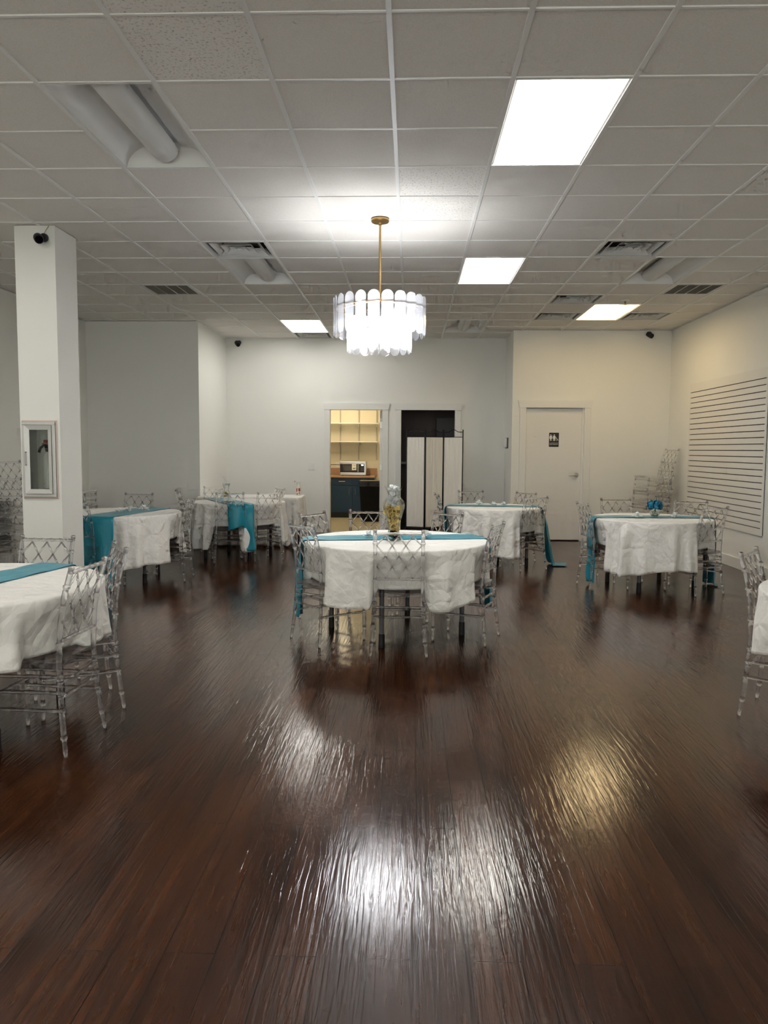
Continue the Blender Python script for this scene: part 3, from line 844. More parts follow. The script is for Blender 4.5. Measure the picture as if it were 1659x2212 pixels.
# ------------------------------------------------------------------ stacked chairs
GS = 'acrylic chairs stacked beside the slatwall'
nm = ['lowest', 'second', 'third', 'topmost']
for k in range(4):
    chair(3.93-.0*k, 8.98, -.95, -.30+.05*(k % 2), 'clear acrylic chair, '+nm[k]+' in the stack between the restroom door and slatwall', GS, z=.205*k, tilt=.10 if k == 3 else .02*k)
GS = 'acrylic chairs stacked along the wall behind the pillar'
for k in range(3):
    chair(-4.535, 5.95, .02, 1, 'clear acrylic chair, '+('lowest', 'middle', 'topmost')[k]+' in the stack on the camera side of the pillar', GS, z=.205*k, tilt=.02*k)
GS = 'acrylic chairs stacked beyond the pillar'
for k in range(3):
    chair(-4.665, 7.55, 1, 0, 'clear acrylic chair, '+('lowest', 'middle', 'topmost')[k]+' in the stack seen past the far edge of the pillar', GS, z=.205*k, tilt=.0)

# ------------------------------------------------------------------ table decorations
def onz(px, py, z):
    """image point of the reference to a point at height z (used to set things down)"""
    f = 1669.73; u, v = px-829.5, py-1106; r = -.00624
    u, v = cos(r)*u-sin(r)*v, sin(r)*u+cos(r)*v
    x, zz, y = u/f, -v/f, 1.0; c, s = cos(.08124), sin(.08124); y, zz = c*y+s*zz, -s*y+c*zz
    c, s = cos(-.03463), sin(-.03463); x, y = c*x+s*y, -s*x+c*y
    t = (z-1.4456)/zz; return .1126+x*t, -2.8564+y*t
def make_flower(label):
    t = thing('silk_flower', label, 'artificial flower', (0,0,0), 0, 'white silk flowers on the runners')
    b = MB()
    for k in range(11):
        inner = k >= 6
        a = (k*pi/3 if not inner else k*2*pi/5)+random.uniform(-.2,.2); L = (.040 if inner else .056)+random.uniform(-.006,.006); el = (1.05 if inner else .42)+random.uniform(-.2,.2)
        def fn(i, j, a=a, L=L, el=el):
            q = j/7; w = .030*sin(pi*min(1, q*.86+.14))*(i/4-.5)
            r = L*q; h = .008+r*sin(el)+.22*r*r/L*(-1 if el < .8 else .2)+.006*abs(i-2)/2*sin(pi*q); rr = r*cos(el)
            return (rr*cos(a)-w*sin(a), rr*sin(a)+w*cos(a), h)
        b.grid(fn, 5, 8)
    o = b.build('petals', M['petal'], t, smooth='all')
    b = MB(); b.lathe([(.004,0),(.009,.012),(.008,.022),(.003,.027)], n=10); b.build('flower_centre', M['milky'], t, smooth=True)
    return t
fl0 = None
def flower(px, py, label, s=1):
    global fl0
    x, y = onz(px, py, ZT+.014)
    if fl0 is None:
        fl0 = make_flower(label); o = fl0
    else: o = dup(fl0, None, None, label)
    o.location = (x, y, ZT+.012); o.rotation_euler = (random.uniform(-.15,.15), random.uniform(-.15,.15), random.uniform(0, 6)); o.scale = (s, s, s)
flower(796, 1160, 'white silk flower left of the tall yellow-filled vase', 1.15)
flower(920, 1159, 'white silk flower right of the tall yellow-filled vase', 1.15)
flower(258, 1107, 'low white silk flower nearest the hanging end of the runner behind the pillar', 1.1)
flower(281, 1104, 'white silk flower in the middle of three on the table behind the pillar', 1.3)
flower(311, 1102, 'upright white silk flower nearest the bare alcove wall', 1.3)
flower(485, 1087, 'white silk flower at the pillar side of the gold-filled vase foot', 1.2)
flower(497, 1087, 'white silk flower at the spray-bottle side of the gold-filled vase foot', 1.1)
flower(1034, 1091, 'large white silk flower near the folding screen on the restroom-door table', 1.4)
flower(1065, 1092, 'white silk flower in the middle of three on the restroom-door table', 1.1)
flower(1088, 1092, 'white silk flower nearest the back-turned chair on the restroom-door table', 1.1)
flower(1376, 1117, 'white silk flower on the restroom side of the blue flower bowl', 1.2)
flower(1457, 1117, 'white silk flower on the slatwall side of the blue flower bowl', 1.2)

def shell(prof, th=.003):
    """closed glass wall from an outer profile"""
    return prof+[(max(.0005, r-th), h+(th if k == len(prof)-1 else 0)) for k, (r, h) in enumerate(reversed(prof))]
# tall vase
vx, vy = onz(850, 1168, ZT)
v = thing('glass_vase', 'tall clear flared vase filled with yellow petals on the central table', 'vase', (vx, vy, ZT+.014))
prof = [(.058,0),(.062,.006),(.056,.03),(.046,.055),(.043,.075),(.050,.12),(.066,.18),(.083,.235),(.087,.265),(.080,.295),(.060,.318),(.048,.332),(.047,.345),(.055,.375),(.070,.402)]
def scal(R, n=48):
    b = MB(); ins = [(max(.001, r-.003), h+(.003 if k == 0 else 0)) for k, (r, h) in enumerate(R)]
    full = R+list(reversed(ins))
    def fn(i, j):
        a = 2*pi*i/n; r, h = full[j]
        top_ = max(0, (h-.35)/.05); r2 = r*(1+.07*top_*cos(6*a)); h2 = h+.012*top_*cos(6*a)
        return (r2*cos(a), r2*sin(a), h2)
    b.grid(fn, n, len(full), wrap=True)
    return b
b = scal(prof); b.quad  # wall
b.lathe([(.0,.001),(.056,.002)], n=48, closed=True)
b.build('vase_wall', M['glass'], v, smooth='all')
def heap(name, m, label, cat, loc, fn_r, z0, z1, n, size, flat=.5, seed=1, kind='stuff'):
    rnd = random.Random(seed); b = MB()
    for k in range(n):
        z = z0+(z1-z0)*rnd.random(); R = fn_r(z); r = R*sqrt(rnd.random()); a = rnd.uniform(0, 2*pi)
        s = size*rnd.uniform(.7, 1.25)
        m2 = MB(); m2.ball((0,0,0), s, 8, 5, (1, .8, flat))
        rot = Matrix.Rotation(rnd.uniform(0, 3), 4, 'X') @ Matrix.Rotation(rnd.uniform(0, 3), 4, 'Y')
        for w in m2.b.verts: w.co = rot @ w.co + Vector((r*cos(a), r*sin(a), z))
        b.merge(m2)
    o = b.build(name, m, None, smooth='all', weld=False); o.location = loc
    return tag(o, label, cat, kind=kind)
VL = (vx, vy, ZT+.014)
def rv(z):
    for (r0, h0), (r1, h1) in zip(prof, prof[1:]):
        if h0 <= z <= h1: return r0+(r1-r0)*(z-h0)/(h1-h0)
    return .04
heap('black_pebbles', M['gravel'], 'black glassy pebbles in the foot of the tall vase', 'pebbles', VL, lambda z: rv(z)-.017, .010, .06, 70, .012, .7, 4)
heap('dried_petals', M['yellow'], 'yellow petals filling the belly of the tall vase', 'petals', VL, lambda z: rv(z)-.016, .075, .25, 260, .024, .16, 5)
heap('white_petals', M['petal'], 'white petals stuffed in the neck of the tall vase', 'petals', VL, lambda z: max(.01, min(.040, rv(min(z, .40))-.02)), .25, .41, 90, .021, .2, 6)
# small vase with gold filling
gx, gy = onz(489, 1088, ZT)
v2 = thing('small_glass_vase', 'small clear hourglass vase with gold filling on the table by the long table', 'vase', (gx, gy, ZT+.014))
prof2 = [(.042,0),(.044,.01),(.030,.05),(.036,.085),(.050,.115),(.048,.135),(.030,.155),(.028,.165),(.036,.20),(.054,.245)]
b = MB(); b.lathe(shell(prof2), n=32, closed=True); b.build('vase_wall', M['glass'], v2, smooth='all')
heap('gold_filling', M['yellow'], 'gold filling inside the small hourglass vase', 'vase filling', (gx, gy, ZT+.014), lambda z: .024, .085, .135, 40, .014, .5, 9)
# bowl and blue flower
bx_, by_ = onz(1414, 1118, ZT)
bw = thing('glass_bowl', 'small round clear glass bowl holding the blue flower', 'bowl', (bx_, by_, ZT+.014))
prof3 = [(.030,0),(.036,.002),(.052,.025),(.056,.048),(.050,.070),(.044,.078)]
b = MB(); b.lathe(shell(prof3), n=32, closed=True); b.build('bowl_wall', M['glass'], bw, smooth='all')
heap('clear_beads', M['milky'], 'pale glassy beads inside the round bowl', 'beads', (bx_, by_, ZT+.014), lambda z: .034, .008, .05, 45, .009, .9, 12)
bl = thing('blue_flower', 'ruffled blue silk bloom standing in the round glass bowl', 'artificial flower', (bx_, by_, ZT+.014))
b = MB(); rnd = random.Random(3)
for k in range(46):
    th = math.acos(1-1.75*rnd.random()); a = rnd.uniform(0, 2*pi); R = .058
    c = Vector((R*1.15*sin(th)*cos(a), R*sin(th)*sin(a), .118+R*.72*cos(th)))
    m2 = MB()
    def fn(i, j):
        x, y = (i/4-.5)*.046, (j/4-.5)*.046
        return (x, y, .010*sin(i*2.1+j*1.7)-.5*(x*x+y*y)*18*.03)
    m2.grid(fn, 5, 5)
    q = Vector((sin(th)*cos(a), sin(th)*sin(a), cos(th))).to_track_quat('Z', 'Y').to_matrix()
    tw = Matrix.Rotation(rnd.uniform(0, 3), 3, 'Z') @ Matrix.Rotation(rnd.uniform(-.7,.7), 3, 'X')
    for w in m2.b.verts: w.co = q @ (tw @ w.co)+c
    b.merge(m2)
b.build('petals', M['blue'], bl, smooth='all', weld=False)
b = MB(); b.path([(0,0,.004), (.004,.002,.10)], .005, 8); b.build('stem', mat('green_stem', (.03,.12,.04), .6), bl, smooth=True)
# spray bottle
sx_, sy_ = onz(645, 1070, ZT)
sy_ = max(sy_, 8.42)
sp = thing('spray_bottle', 'white spray bottle with a red nozzle tip at the end of the long table', 'bottle', (sx_, sy_, ZT+.003))
b = MB(); b.lathe([(.034,0),(.038,.004),(.038,.10),(.036,.115),(.022,.15),(.014,.165),(.013,.178)], n=24); b.build('bottle_body', M['milky'], sp, smooth=True)
b = MB()
for a0, a1, z0, z1 in ((-2.45,-1.95,.055,.105), (-1.45,-.75,.06,.108), (-1.35,-1.0,.02,.045), (-2.2,-1.7,.012,.03)):
    b.grid(lambda i, j: (.0385*cos(a0+(a1-a0)*i/6), .0385*sin(a0+(a1-a0)*i/6), z0+(z1-z0)*j), 7, 2)
b.build('label_marks', M['red'], sp)
b = MB(); b.lathe([(.015,.172),(.015,.192),(.011,.196)], n=16); b.bbox(-.05, .032, -.011, .011, .196, .218, .004)
b.path([(-.028,0,.2), (-.036,0,.178), (-.030,0,.160)], .005, 8); b.build('trigger', M['white'], sp, smooth=True)
b = MB(); b.bbox(-.062, -.05, -.009, .009, .199, .216, .003); b.build('nozzle', M['red'], sp)

# ------------------------------------------------------------------ extinguisher cabinet in the pillar
ec = thing('extinguisher_cabinet', 'silver framed glass-door cabinet set into the pillar', 'cabinet', (0,0,0))
fy = PY0
b = MB()
x0, x1, z0, z1 = -3.247, -2.936, 1.0, 1.672
def frame(b, x0, x1, z0, z1, w, ya, yb, bev=.003):
    b.bbox(x0, x1, ya, yb, z1-w, z1, bev); b.bbox(x0, x1, ya, yb, z0, z0+w, bev); b.bbox(x0, x0+w, ya, yb, z0+w, z1-w, bev); b.bbox(x1-w, x1, ya, yb, z0+w, z1-w, bev)
frame(b, x0+.006, x1-.016, z0+.014, z1-.012, .026, fy-.026, fy-.001)
b.build('cabinet_frame', M['silver'], ec)
b = MB(); frame(b, x0, x1-.002, z0-.003, z1+.002, .012, fy-.008, fy-.0005, .002); b.build('raw_edge', M['raw'], ec)
b = MB(); e = .002
b.box(NX0+e, NX1-e, PY0+.16, PY0+.168, NZ0+e, NZ1-e); b.box(NX0+e, NX0+.006, PY0-.001, PY0+.16, NZ0+e, NZ1-e); b.box(NX1-.006, NX1-e, PY0-.001, PY0+.16, NZ0+e, NZ1-e)
b.box(NX0+.006, NX1-.006, PY0-.001, PY0+.16, NZ0+e, NZ0+.008); b.box(NX0+.006, NX1-.006, PY0-.001, PY0+.16, NZ1-.008, NZ1-e)
b.build('cabinet_tub', M['cabin'], ec)
b = MB(); dx0, dx1, dz0, dz1 = x0+.034, x1-.044, z0+.042, z1-.040
# mitred sloping door frame around the glass
gx0, gx1, gz0, gz1 = dx0+.042, dx1-.028, dz0+.040, dz1-.040
O = [(dx0, dz0), (dx1, dz0), (dx1, dz1), (dx0, dz1)]; I = [(gx0, gz0), (gx1, gz0), (gx1, gz1), (gx0, gz1)]
for k in range(4):
    a, c, d, e2 = O[k], O[(k+1) % 4], I[(k+1) % 4], I[k]
    b.quad((a[0], fy-.040, a[1]), (c[0], fy-.040, c[1]), (d[0], fy-.032, d[1]), (e2[0], fy-.032, e2[1]))
    b.quad((a[0], fy-.026, a[1]), (c[0], fy-.026, c[1]), (c[0], fy-.040, c[1]), (a[0], fy-.040, a[1]))
    b.quad((e2[0], fy-.032, e2[1]), (d[0], fy-.032, d[1]), (d[0], fy-.020, d[1]), (e2[0], fy-.020, e2[1]))
dr = b.build('door', M['silver'], ec)
b = MB(); b.box(gx0-.003, gx1+.003, fy-.027, fy-.024, gz0-.003, gz1+.003); b.build('glass', M['pane'], dr)
b = MB(); hx = dx0+.014
b.bbox(hx-.004, hx+.004, fy-.066, fy-.058, 1.285, 1.405, .002); b.bbox(hx-.004, hx+.004, fy-.06, fy-.036, 1.285, 1.295, .002); b.bbox(hx-.004, hx+.004, fy-.06, fy-.036, 1.395, 1.405, .002)
b.build('handle', M['nickel'], dr)
# extinguisher standing inside
ex = thing('fire_extinguisher', 'white cylinder fire extinguisher standing inside the pillar cabinet', 'fire extinguisher', (-3.052, PY0+.047, NZ0+.035))
b = MB(); b.lathe([(.036,0),(.042,.006),(.042,.27),(.036,.30),(.018,.318),(.016,.322)], n=24); b.build('cylinder', M['extw'], ex, smooth=True)
b = MB(); b.lathe([(.016,.32),(.016,.335),(.02,.338),(.02,.352),(.012,.356)], n=16); b.bbox(-.02, .02, -.014, .014, .352, .385, .004); b.build('valve', M['black'], ex, smooth=True)
b = MB(); b.path([(.01,0,.375), (-.03,0,.382), (-.06,-.004,.355), (-.074,-.006,.318)], [.010,.010,.011,.012], 10); b.build('nozzle', M['rubber'], ex, smooth=True)
b = MB(); b.bbox(-.045, .035, -.013, .013, .388, .398, .003); b.bbox(-.03, .03, -.013, .013, .402, .428, .004); b.build('lever', M['red'], ex)
b = MB(); b.grid(lambda i, j: (.0425*cos(-2.1+i*.06), .0425*sin(-2.1+i*.06), .045+.006*j), 4, 2); b.build('label_mark', M['red'], ex)
st = MB(); st.bbox(-.03, .03, -.02, .02, 0, .018, .002); st.bbox(-.018, .022, -.016, .014, .018, .03, .002)
o = st.build('paper_card', M['paper']); o.location = (-3.115, PY0+.06, NZ0+.010); tag(o, 'small white card lying on the floor of the pillar cabinet', 'card')

# ------------------------------------------------------------------ security cameras
def make_cam(label, loc, rz, pitch, wire=False):
    t = thing('security_camera', label, 'security camera', loc, rz)
    b = MB(); b.lathe([(.033,0),(.036,-.006),(.036,-.024),(.028,-.036)], n=24, axis='y'); b.build('mount_base', M['cam'], t, smooth=True)
    m2 = MB(); m2.lathe([(.022,.03),(.036,.02),(.038,.0),(.038,-.075),(.034,-.08)], n=24, axis='y'); R = Matrix.Rotation(pitch, 4, 'X') @ Matrix.Rotation(.5, 4, 'Z')
    off = Vector((-.028, -.062, -.012))
    for w in m2.b.verts: w.co = R @ w.co+off
    m2.build('body', M['cam'], t, smooth=True)
    m3 = MB(); m3.lathe([(.031,-.0805),(.029,-.079),(.0,-.078)], n=24, axis='y')
    for w in m3.b.verts: w.co = R @ w.co+off
    m3.build('lens', M['lensb'], t, smooth=True)
    if wire:
        b = MB(); b.path([(.0,-.012,.034), (.012,-.008,.06), (.034,-.004,.092), (.038,-.003,.10)], .003, 6); b.build('cable', M['tan'], t)
    return t
make_cam('black bullet security camera high on the pillar, with a bare wire', (-3.0, PY0, 3.205), 0, .45, True)
make_cam('black security camera in the back corner above the long table', (-2.83, YB, 3.235), 0, .6)
make_cam('black security camera high on the wall above the restroom door side', (3.80, YR, 3.255), 0, .6)

# ------------------------------------------------------------------ wall plates and boxes
def plate(label, loc, rz, n, name='light_switch'):
    t = thing(name, label, 'light switch', loc, rz)
    w = .07+.046*(n-1)
    b = MB(); b.bbox(-w/2, w/2, -.008, 0, -.06, .06, .003); b.build('plate', M['white'], t)
    for k in range(n):
        x = (k-(n-1)/2)*.046
        b = MB(); b.bbox(x-.016, x+.016, -.012, -.0075, -.034, .034, .002); b.build('rocker', M['trim'], t)
plate('white double light switch on the back wall left of the kitchenette doorway', (-1.598, YB, 1.141), 0, 2)
lx, ly = XL, 6.75
plate('white single switch plate on the wall beyond the pillar, above the stacked chairs', (XL, 6.6, 1.62), pi/2, 1)
wb = thing('wall_box', 'small white box on the narrow side wall by the restroom door casing', 'wall box', (XRET_R, 10.08, 1.56), -pi/2)
b = MB(); b.bbox(-.13, .13, -.05, -.006, -.075, .075, .012, 3); b.build('cover', M['white'], wb, smooth=True)
b = MB(); b.bbox(-.16, .16, -.012, 0, -.085, .085, .004); b.build('back_plate', M['black'], wb)

# restroom sign
sg = thing('restroom_sign', 'black restroom sign with white figures on the white door', 'sign', (2.372, YR+.045, 1.609))
def rrect(w, h, r, n=5):
    P = []
    for cx, cy, a0 in ((w-r, h-r, 0), (-w+r, h-r, 90), (-w+r, -h+r, 180), (w-r, -h+r, 270)):
        for k in range(n+1):
            a = radians(a0+90*k/n); P.append((cx+r*cos(a), cy+r*sin(a)))
    return P
def flat(b, P, y0, y1): b.prism(P, lambda p: (p[0], y0, p[1]), lambda p: (p[0], y1, p[1]))
def circ(cx, cz, r, n=20): return [(cx+r*cos(2*pi*k/n), cz+r*sin(2*pi*k/n)) for k in range(n)]
b = MB(); flat(b, rrect(.082, .117, .012), -.002, 0); b.build('border', M['signw'], sg)
b = MB(); flat(b, rrect(.077, .112, .010), -.004, -.0015); b.build('plate', M['signb'], sg)
b = MB(); y0, y1 = -.0052, -.0035
for cx in (-.050, .004):      # two standing figures
    flat(b, circ(cx, .078, .0085), y0, y1)
    flat(b, [(cx-.013, .066), (cx+.013, .066), (cx+.021, .045), (cx+.021, .020), (cx+.014, .014), (cx-.014, .014), (cx-.021, .020), (cx-.021, .045)], y0, y1)
    flat(b, [(cx-.012, .015), (cx-.001, .015), (cx-.001, -.018), (cx-.010, -.018)], y0, y1); flat(b, [(cx+.001, .015), (cx+.012, .015), (cx+.010, -.018), (cx+.001, -.018)], y0, y1)
# wheelchair figure
cx, cz = .040, -.001
for k in range(18):
    a0, a1 = radians(120+k*14), radians(120+(k+1)*14)
    flat(b, [(cx+.016*cos(a0), cz+.016*sin(a0)), (cx+.016*cos(a1), cz+.016*sin(a1)), (cx+.0115*cos(a1), cz+.0115*sin(a1)), (cx+.0115*cos(a0), cz+.0115*sin(a0))], y0, y1)
flat(b, circ(.036, .037, .0055), y0, y1)
flat(b, [(.033, .031), (.039, .031), (.041, .010), (.054, .010), (.062, -.012), (.068, -.009), (.066, -.004), (.057, .016), (.040, .016), (.035, .014)], y0, y1)
b.build('pictogram', M['signw'], sg)
b = MB(); b.box(-.0245, -.0205, y0, y1, -.018, .080); b.build('divider', M['signg'], sg)
b = MB(); flat(b, [(-.068, -.047), (.066, -.047), (.066, -.056), (-.068, -.056)], y0, y1); b.build('grey_band', M['signg'], sg)
cu = bpy.data.curves.new('lettering', 'FONT'); cu.body = 'RESTROOM'; cu.size = .0245; cu.align_x = 'CENTER'; cu.extrude = .0006; cu.space_character = 1.06
tmp = bpy.data.objects.new('lettering_curve', cu); cu.materials.append(M['signw']); me = bpy.data.meshes.new_from_object(tmp); bpy.data.objects.remove(tmp)
o = bpy.data.objects.new('lettering', me); C.objects.link(o); o.parent = sg; o.location = (-.001, -.0045, -.081); o.rotation_euler = (pi/2, 0, 0)

# ------------------------------------------------------------------ slatwall panel
sw = thing('slatwall_panel', 'white slatwall display panel with dark horizontal slots', 'slatwall', (XR, 7.32, 0))
y0, y1, z0, z1 = -1.22, 1.225, .475, 2.40
b = MB(); b.box(-.012, 0, y0+.01, y1-.01, z0+.01, z1-.01); b.build('slot_backing', M['groove'], sw)
b = MB(); zs = [2.278-.0747*k for k in range(24)]; g = .0052; ed = [z1]+[z for q in zs for z in (q+g, q-g)]+[z0]
for k in range(0, len(ed), 2): b.box(-.024, -.012, y0+.03, y1-.03, ed[k+1], ed[k])
b.box(-.0245, -.011, y0, y0+.03, z0, z1); b.box(-.0245, -.011, y1-.03, y1, z0, z1)
b.build('slats', M['slat'], sw, weld=False)

# ------------------------------------------------------------------ folding screen
fs = thing('folding_screen', 'three-panel folding screen with black iron frame before the dark doorway', 'folding screen', (0, 0, 0))
px = [.030, .345, .652, .975]; py = [10.20, 10.08, 10.20, 10.08]; pg = .006
for k in range(3):
    A = Vector((px[k]+pg, py[k], 0)); B = Vector((px[k+1]-pg, py[k+1], 0)); d = B-A
    P = lambda u, z: (A.x+d.x*u, A.y+d.y*u, z)
    b = MB()
    b.path([P(0, 0), P(0, 1.775)], .0085, 8); b.path([P(1, 0), P(1, 1.775)], .0085, 8)
    b.path([P(u/20, 1.735+.042*sin(pi*max(0, min(1, (u/20-.2)/.6)))**2) for u in range(21)], .006, 8)
    b.path([P(0, 1.652), P(1, 1.652)], .005, 8); b.path([P(0, .125), P(1, .125)], .010, 8)
    f = b.build('panel_frame', M['iron'], fs, smooth='all')
    n = Vector((d.y, -d.x, 0)).normalized()
    b = MB()
    def fn(i, j):
        u = .03+.94*i/60; z = .145+1.50*j/12
        p = Vector(P(u, z)); return p+n*(.004+.007*mn.noise(Vector((u*9, k*5, j*.12)))+.004*mn.noise(Vector((u*24, k*5+2, j*.05))))
    b.grid(fn, 61, 13); b.build('curtain', M['linen'], f, smooth='all')

# dark room contents: dim shelf and door edge
b = MB(); b.box(-.155, .35, 12.2, 12.49, 1.16, 1.20); o = b.build('wall_shelf', M['white'], None); tag(o, 'pale shelf edge dimly visible inside the dark doorway', 'shelf')
cb = thing('tall_cabinet', 'tall dark cabinet dimly visible inside the dark doorway', 'cabinet', (1.05, 12.25, 0))
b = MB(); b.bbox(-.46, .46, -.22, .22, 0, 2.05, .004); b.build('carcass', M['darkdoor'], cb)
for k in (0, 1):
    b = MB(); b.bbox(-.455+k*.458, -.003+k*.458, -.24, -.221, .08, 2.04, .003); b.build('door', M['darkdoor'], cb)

# ------------------------------------------------------------------ kitchenette
def kx(p): return .1126+(p-887)*.00968
kc = thing('base_cabinet', 'navy blue kitchenette base cabinet with gold bar handles', 'cabinet', (0, 0, 0))
yf = 13.30; X0, X1, XS = -2.4, -.66, kx(760)
b = MB(); b.box(X0, X1, yf+.02, 13.89, .11, .84); b.build('carcass', M['navy'], kc)
b = MB(); b.box(X0, X1-.01, yf+.06, 13.85, 0, .108); b.build('toe_kick', M['rubber'], kc)
for xa, xb, hd in ((XS-.60, XS-.003, 1), (XS+.003, X1, -1)):
    b = MB(); b.bbox(xa, xb, yf, yf+.019, .683, .832, .002); dr = b.build('drawer', M['navy'], kc)
    xm = (xa+xb)/2 if hd > 0 else (xa+xb)/2
    xm = kx(738) if hd > 0 else xm
    b = MB(); b.path([(xm-.07, yf-.024, .765), (xm+.07, yf-.024, .765)], .0075, 8); b.path([(xm-.05, yf, .765), (xm-.05, yf-.024, .765)], .005, 6); b.path([(xm+.05, yf, .765), (xm+.05, yf-.024, .765)], .005, 6)
    b.build('handle', M['gold'], dr, smooth=True)
    b = MB(); b.bbox(xa, xb, yf, yf+.019, .12, .677, .002); dd = b.build('door', M['navy'], kc)
    xh = kx(753.5) if hd > 0 else kx(767)
    b = MB(); b.path([(xh, yf-.024, .48), (xh, yf-.024, .63)], .0065, 8); b.path([(xh, yf, .50), (xh, yf-.024, .50)], .005, 6); b.path([(xh, yf, .61), (xh, yf-.024, .61)], .005, 6)
    b.build('handle', M['nickel'], dd, smooth=True)
wt = thing('worktop', 'tan laminate worktop with backsplash in the kitchenette', 'worktop', (0, 0, 0))
b = MB(); b.bbox(X0, kx(809), yf-.03, 13.89, .842, .882, .006); b.build('counter', M['worktop'], wt)
b = MB(); b.bbox(X0, kx(809)+.02, 13.868, 13.889, .882, 1.03, .004); b.build('backsplash', M['worktop'], wt)
for z, lab in ((1.585, 'lower white wall shelf in the kitchenette, above the microwave'), (1.975, 'upper white wall shelf in the kitchenette')):
    s = thing('wall_shelf', lab, 'shelf', (-1.5, 13.7, z), 0, 'white bracket shelves in the kitchenette')
    b = MB(); b.bbox(-.95, .90, -.13, .17, 0, .022, .003); b.build('board', M['trim'], s)
    for x in (-1.42, -1.02, -.635):
        b = MB(); b.prism([(.165, -.001), (-.10, -.001), (-.10, -.012), (.165, -.07)], lambda p: (x+1.5-.006, p[0], p[1]), lambda p: (x+1.5+.006, p[0], p[1])); b.build('bracket', M['white'], s)
for k, x in enumerate((-1.42, -1.02, -.635)):
    b = MB(); b.bbox(x-.011, x+.011, 13.874, 13.9, 1.21, 2.7, .002)
    o = b.build('shelf_standard', mat('grey_standard', (.42,.40,.36), .5)) if k == 0 else None
    if k == 0: st0 = o
    else:
        b.b.free(); o = st0.copy(); C.objects.link(o); o.location.x = x+1.42
    tag(o, 'slotted shelf upright on the kitchenette wall, '+('nearest the doorway jamb with no hinges', 'in the middle', 'nearest the hinged open door')[k], 'shelf upright', 'shelf uprights in the kitchenette')
mw = thing('microwave', 'steel and black countertop microwave with a paper tag on its door', 'microwave', (kx(760.5), 13.42, .884))
W, Hh, D = .55, .295, .36
b = MB(); b.bbox(-W/2, W/2, 0, D, .012, Hh, .006); b.build('case', M['steel'], mw)
b = MB(); b.bbox(-W/2+.004, .125, -.022, -.001, .068, Hh-.05, .004); mdr = b.build('door', M['black'], mw)
b = MB(); b.box(-W/2+.07, .04, -.0235, -.0215, .095, Hh-.085); b.build('window', mat('microwave_window', (.06,.055,.05), .25), mdr)
b = MB(); b.path([(.108, -.05, .08), (.108, -.05, Hh-.06)], .010, 10); b.path([(.108, -.022, .09), (.108, -.05, .09)], .006, 6); b.path([(.108, -.022, Hh-.07), (.108, -.05, Hh-.07)], .006, 6); b.build('handle', M['steel'], mdr, smooth=True)
b = MB(); b.bbox(.128, W/2-.035, -.02, -.001, .068, Hh-.05, .003); cp = b.build('control_panel', M['black'], mw)
b = MB(); b.box(.175, .222, -.0225, -.0195, Hh-.085, Hh-.062); b.build('display', emat('microwave_display', (.85,.95,1), 1.6), cp)
b = MB()
for i in range(4):
    for j in range(3): b.box(.165+j*.024, .18+j*.024, -.0222, -.0195, .10+i*.022, .106+i*.022)
b.build('buttons', M['signg'], cp)
b = MB(); b.bbox(-W/2+.004, W/2-.03, -.02, -.001, .012, .066, .003); b.build('bottom_trim', M['steel'], mw)
b = MB()
for x in (-.22, .22):
    for y in (.04, .30): b.lathe([(.012,0),(.012,.014)], (x, y, 0), 10)
b.build('foot', M['rubber'], mw)
tg = thing('paper_tag', 'white paper tag with dark print hanging on the microwave door', 'tag', (kx(760.5)+.03, 13.42-.026, .884))
b = MB(); b.bbox(-.05, .045, -.003, 0, .115, Hh-.05, .001); b.build('card', M['paper'], tg)
b = MB()
for x0_, x1_, z_ in ((-.03, -.012, .215), (.0, .02, .213), (-.03, .03, .155), (-.03, .02, .142)): b.box(x0_, x1_, -.0042, -.0025, z_, z_+.007)
b.build('print_marks', M['signb'], tg)
b = MB(); b.path([(kx(733), 13.6, 1.10), (kx(728), 13.62, 1.105), (kx(716), 13.65, 1.108), (kx(700), 13.7, 1.11)], .006, 8); o = b.build('power_cord', M['rubber'], None, smooth=True); tag(o, 'black power cord running from the microwave along the kitchenette wall', 'cord')
ot = thing('wall_outlet', 'double wall outlet behind the microwave', 'outlet', (kx(726)-.04, 13.9, 1.10))
b = MB(); b.bbox(-.035, .035, -.008, 0, -.058, .058, .003); b.build('plate', M['white'], ot)
b = MB(); b.bbox(-.016, .016, -.011, -.0075, .008, .04, .002); b.build('socket', M['trim'], ot); b = MB(); b.bbox(-.016, .016, -.011, -.0075, -.04, -.008, .002); b.build('socket', M['trim'], ot)
tr = thing('trash_can', 'tall black trash can with a bin liner in the kitchenette doorway', 'trash can', (-.70, 12.64, 0))
b = MB()
def can(h0, h1, w0, w1, d0, d1):
    v0 = [(-w0, -d0), (w0, -d0), (w0, d0), (-w0, d0)]; v1 = [(-w1, -d1), (w1, -d1), (w1, d1), (-w1, d1)]
    for k in range(4):
        a, c, d, e = v0[k], v0[(k+1) % 4], v1[(k+1) % 4], v1[k]
        b.quad((*a, h0), (*c, h0), (*d, h1), (*e, h1))
can(0, .80, .165, .215, .15, .20); b.quad((-.165,-.15,0), (.165,-.15,0), (.165,.15,0), (-.165,.15,0)); can(.80, .10, .207, .160, .19, .14)
b.build('bin', mat('bin_black_plastic', (.006,.006,.006), .6, spec=.15), tr)
b = MB(); can(.70, .815, .216, .226, .201, .212); can(.815, .79, .226, .20, .212, .185); b.build('liner', mat('bin_liner_black', (.008,.008,.008), .25, bump=.2, bscale=12), tr)
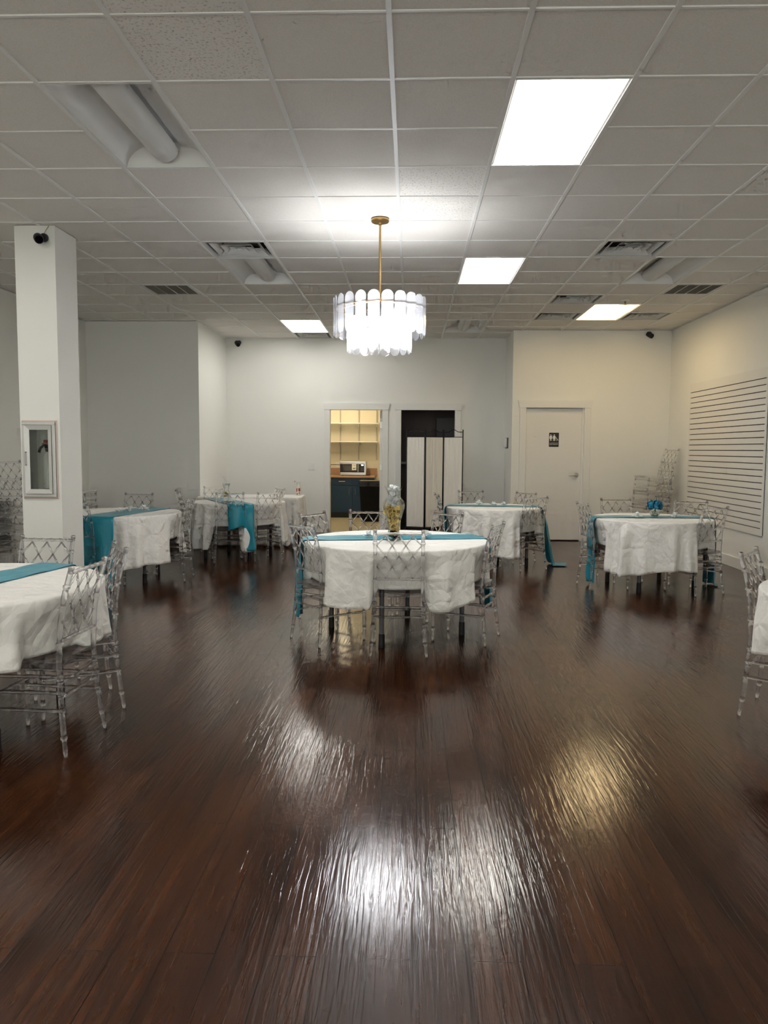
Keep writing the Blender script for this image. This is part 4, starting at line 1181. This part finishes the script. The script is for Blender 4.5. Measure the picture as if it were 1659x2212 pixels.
b = MB(); b.bbox(-.20, .22, -.19, .20, .80, .815, .004); b.build('lid', mat('taupe_bin_lid', (.20,.17,.14), .35), tr)
kl = thing('kitchen_light', 'warm ceiling light inside the kitchenette', 'ceiling light', (-1.35, 12.55, 2.75))
b = MB(); b.bbox(-.16, .16, -.62, .62, -.02, 0, .004); b.build('tray', M['fixture'], kl)
b = MB(); b.bbox(-.14, .14, -.60, .60, -.07, -.021, .02, 3); b.build('lens', M['lamp_kitchen'], kl, smooth=True)

# ------------------------------------------------------------------ camera, world, render settings
cam = bpy.data.cameras.new('camera'); co = bpy.data.objects.new('camera', cam); C.objects.link(co)
yaw, pit, rol = -.03463, .08124, .00624
fw = Vector((sin(yaw)*cos(pit), cos(yaw)*cos(pit), -sin(pit)))
rt = Vector((cos(yaw), -sin(yaw), 0)); up = rt.cross(fw)
r2 = rt*cos(rol)+up*sin(rol); u2 = up*cos(rol)-rt*sin(rol)
mw_ = Matrix((r2, u2, -fw)).transposed().to_4x4(); mw_.translation = Vector((.1126, -2.8564, 1.4456))
co.matrix_world = mw_
cam.sensor_fit = 'VERTICAL'; cam.sensor_height = 36; cam.lens = 1669.73/2212*36; cam.clip_start = .05; cam.clip_end = 60
S = bpy.context.scene; S.camera = co
w = bpy.data.worlds.new('world'); S.world = w; w.use_nodes = True
w.node_tree.nodes['Background'].inputs[0].default_value = (1,.97,.93,1); w.node_tree.nodes['Background'].inputs[1].default_value = 1.5
S.view_settings.view_transform = 'Standard'; S.view_settings.look = 'None'; S.view_settings.exposure = 1.88; S.view_settings.gamma = 1
S.view_settings.use_curve_mapping = False
try:
    cy = S.cycles
    cy.use_denoising = True; cy.use_adaptive_sampling = True; cy.adaptive_threshold = .06; cy.adaptive_min_samples = 14; cy.max_bounces = 10; cy.transmission_bounces = 8; cy.transparent_max_bounces = 24; cy.diffuse_bounces = 4; cy.glossy_bounces = 3
    cy.sample_clamp_indirect = 3; cy.caustics_refractive = False; cy.caustics_reflective = False
except Exception:
    pass
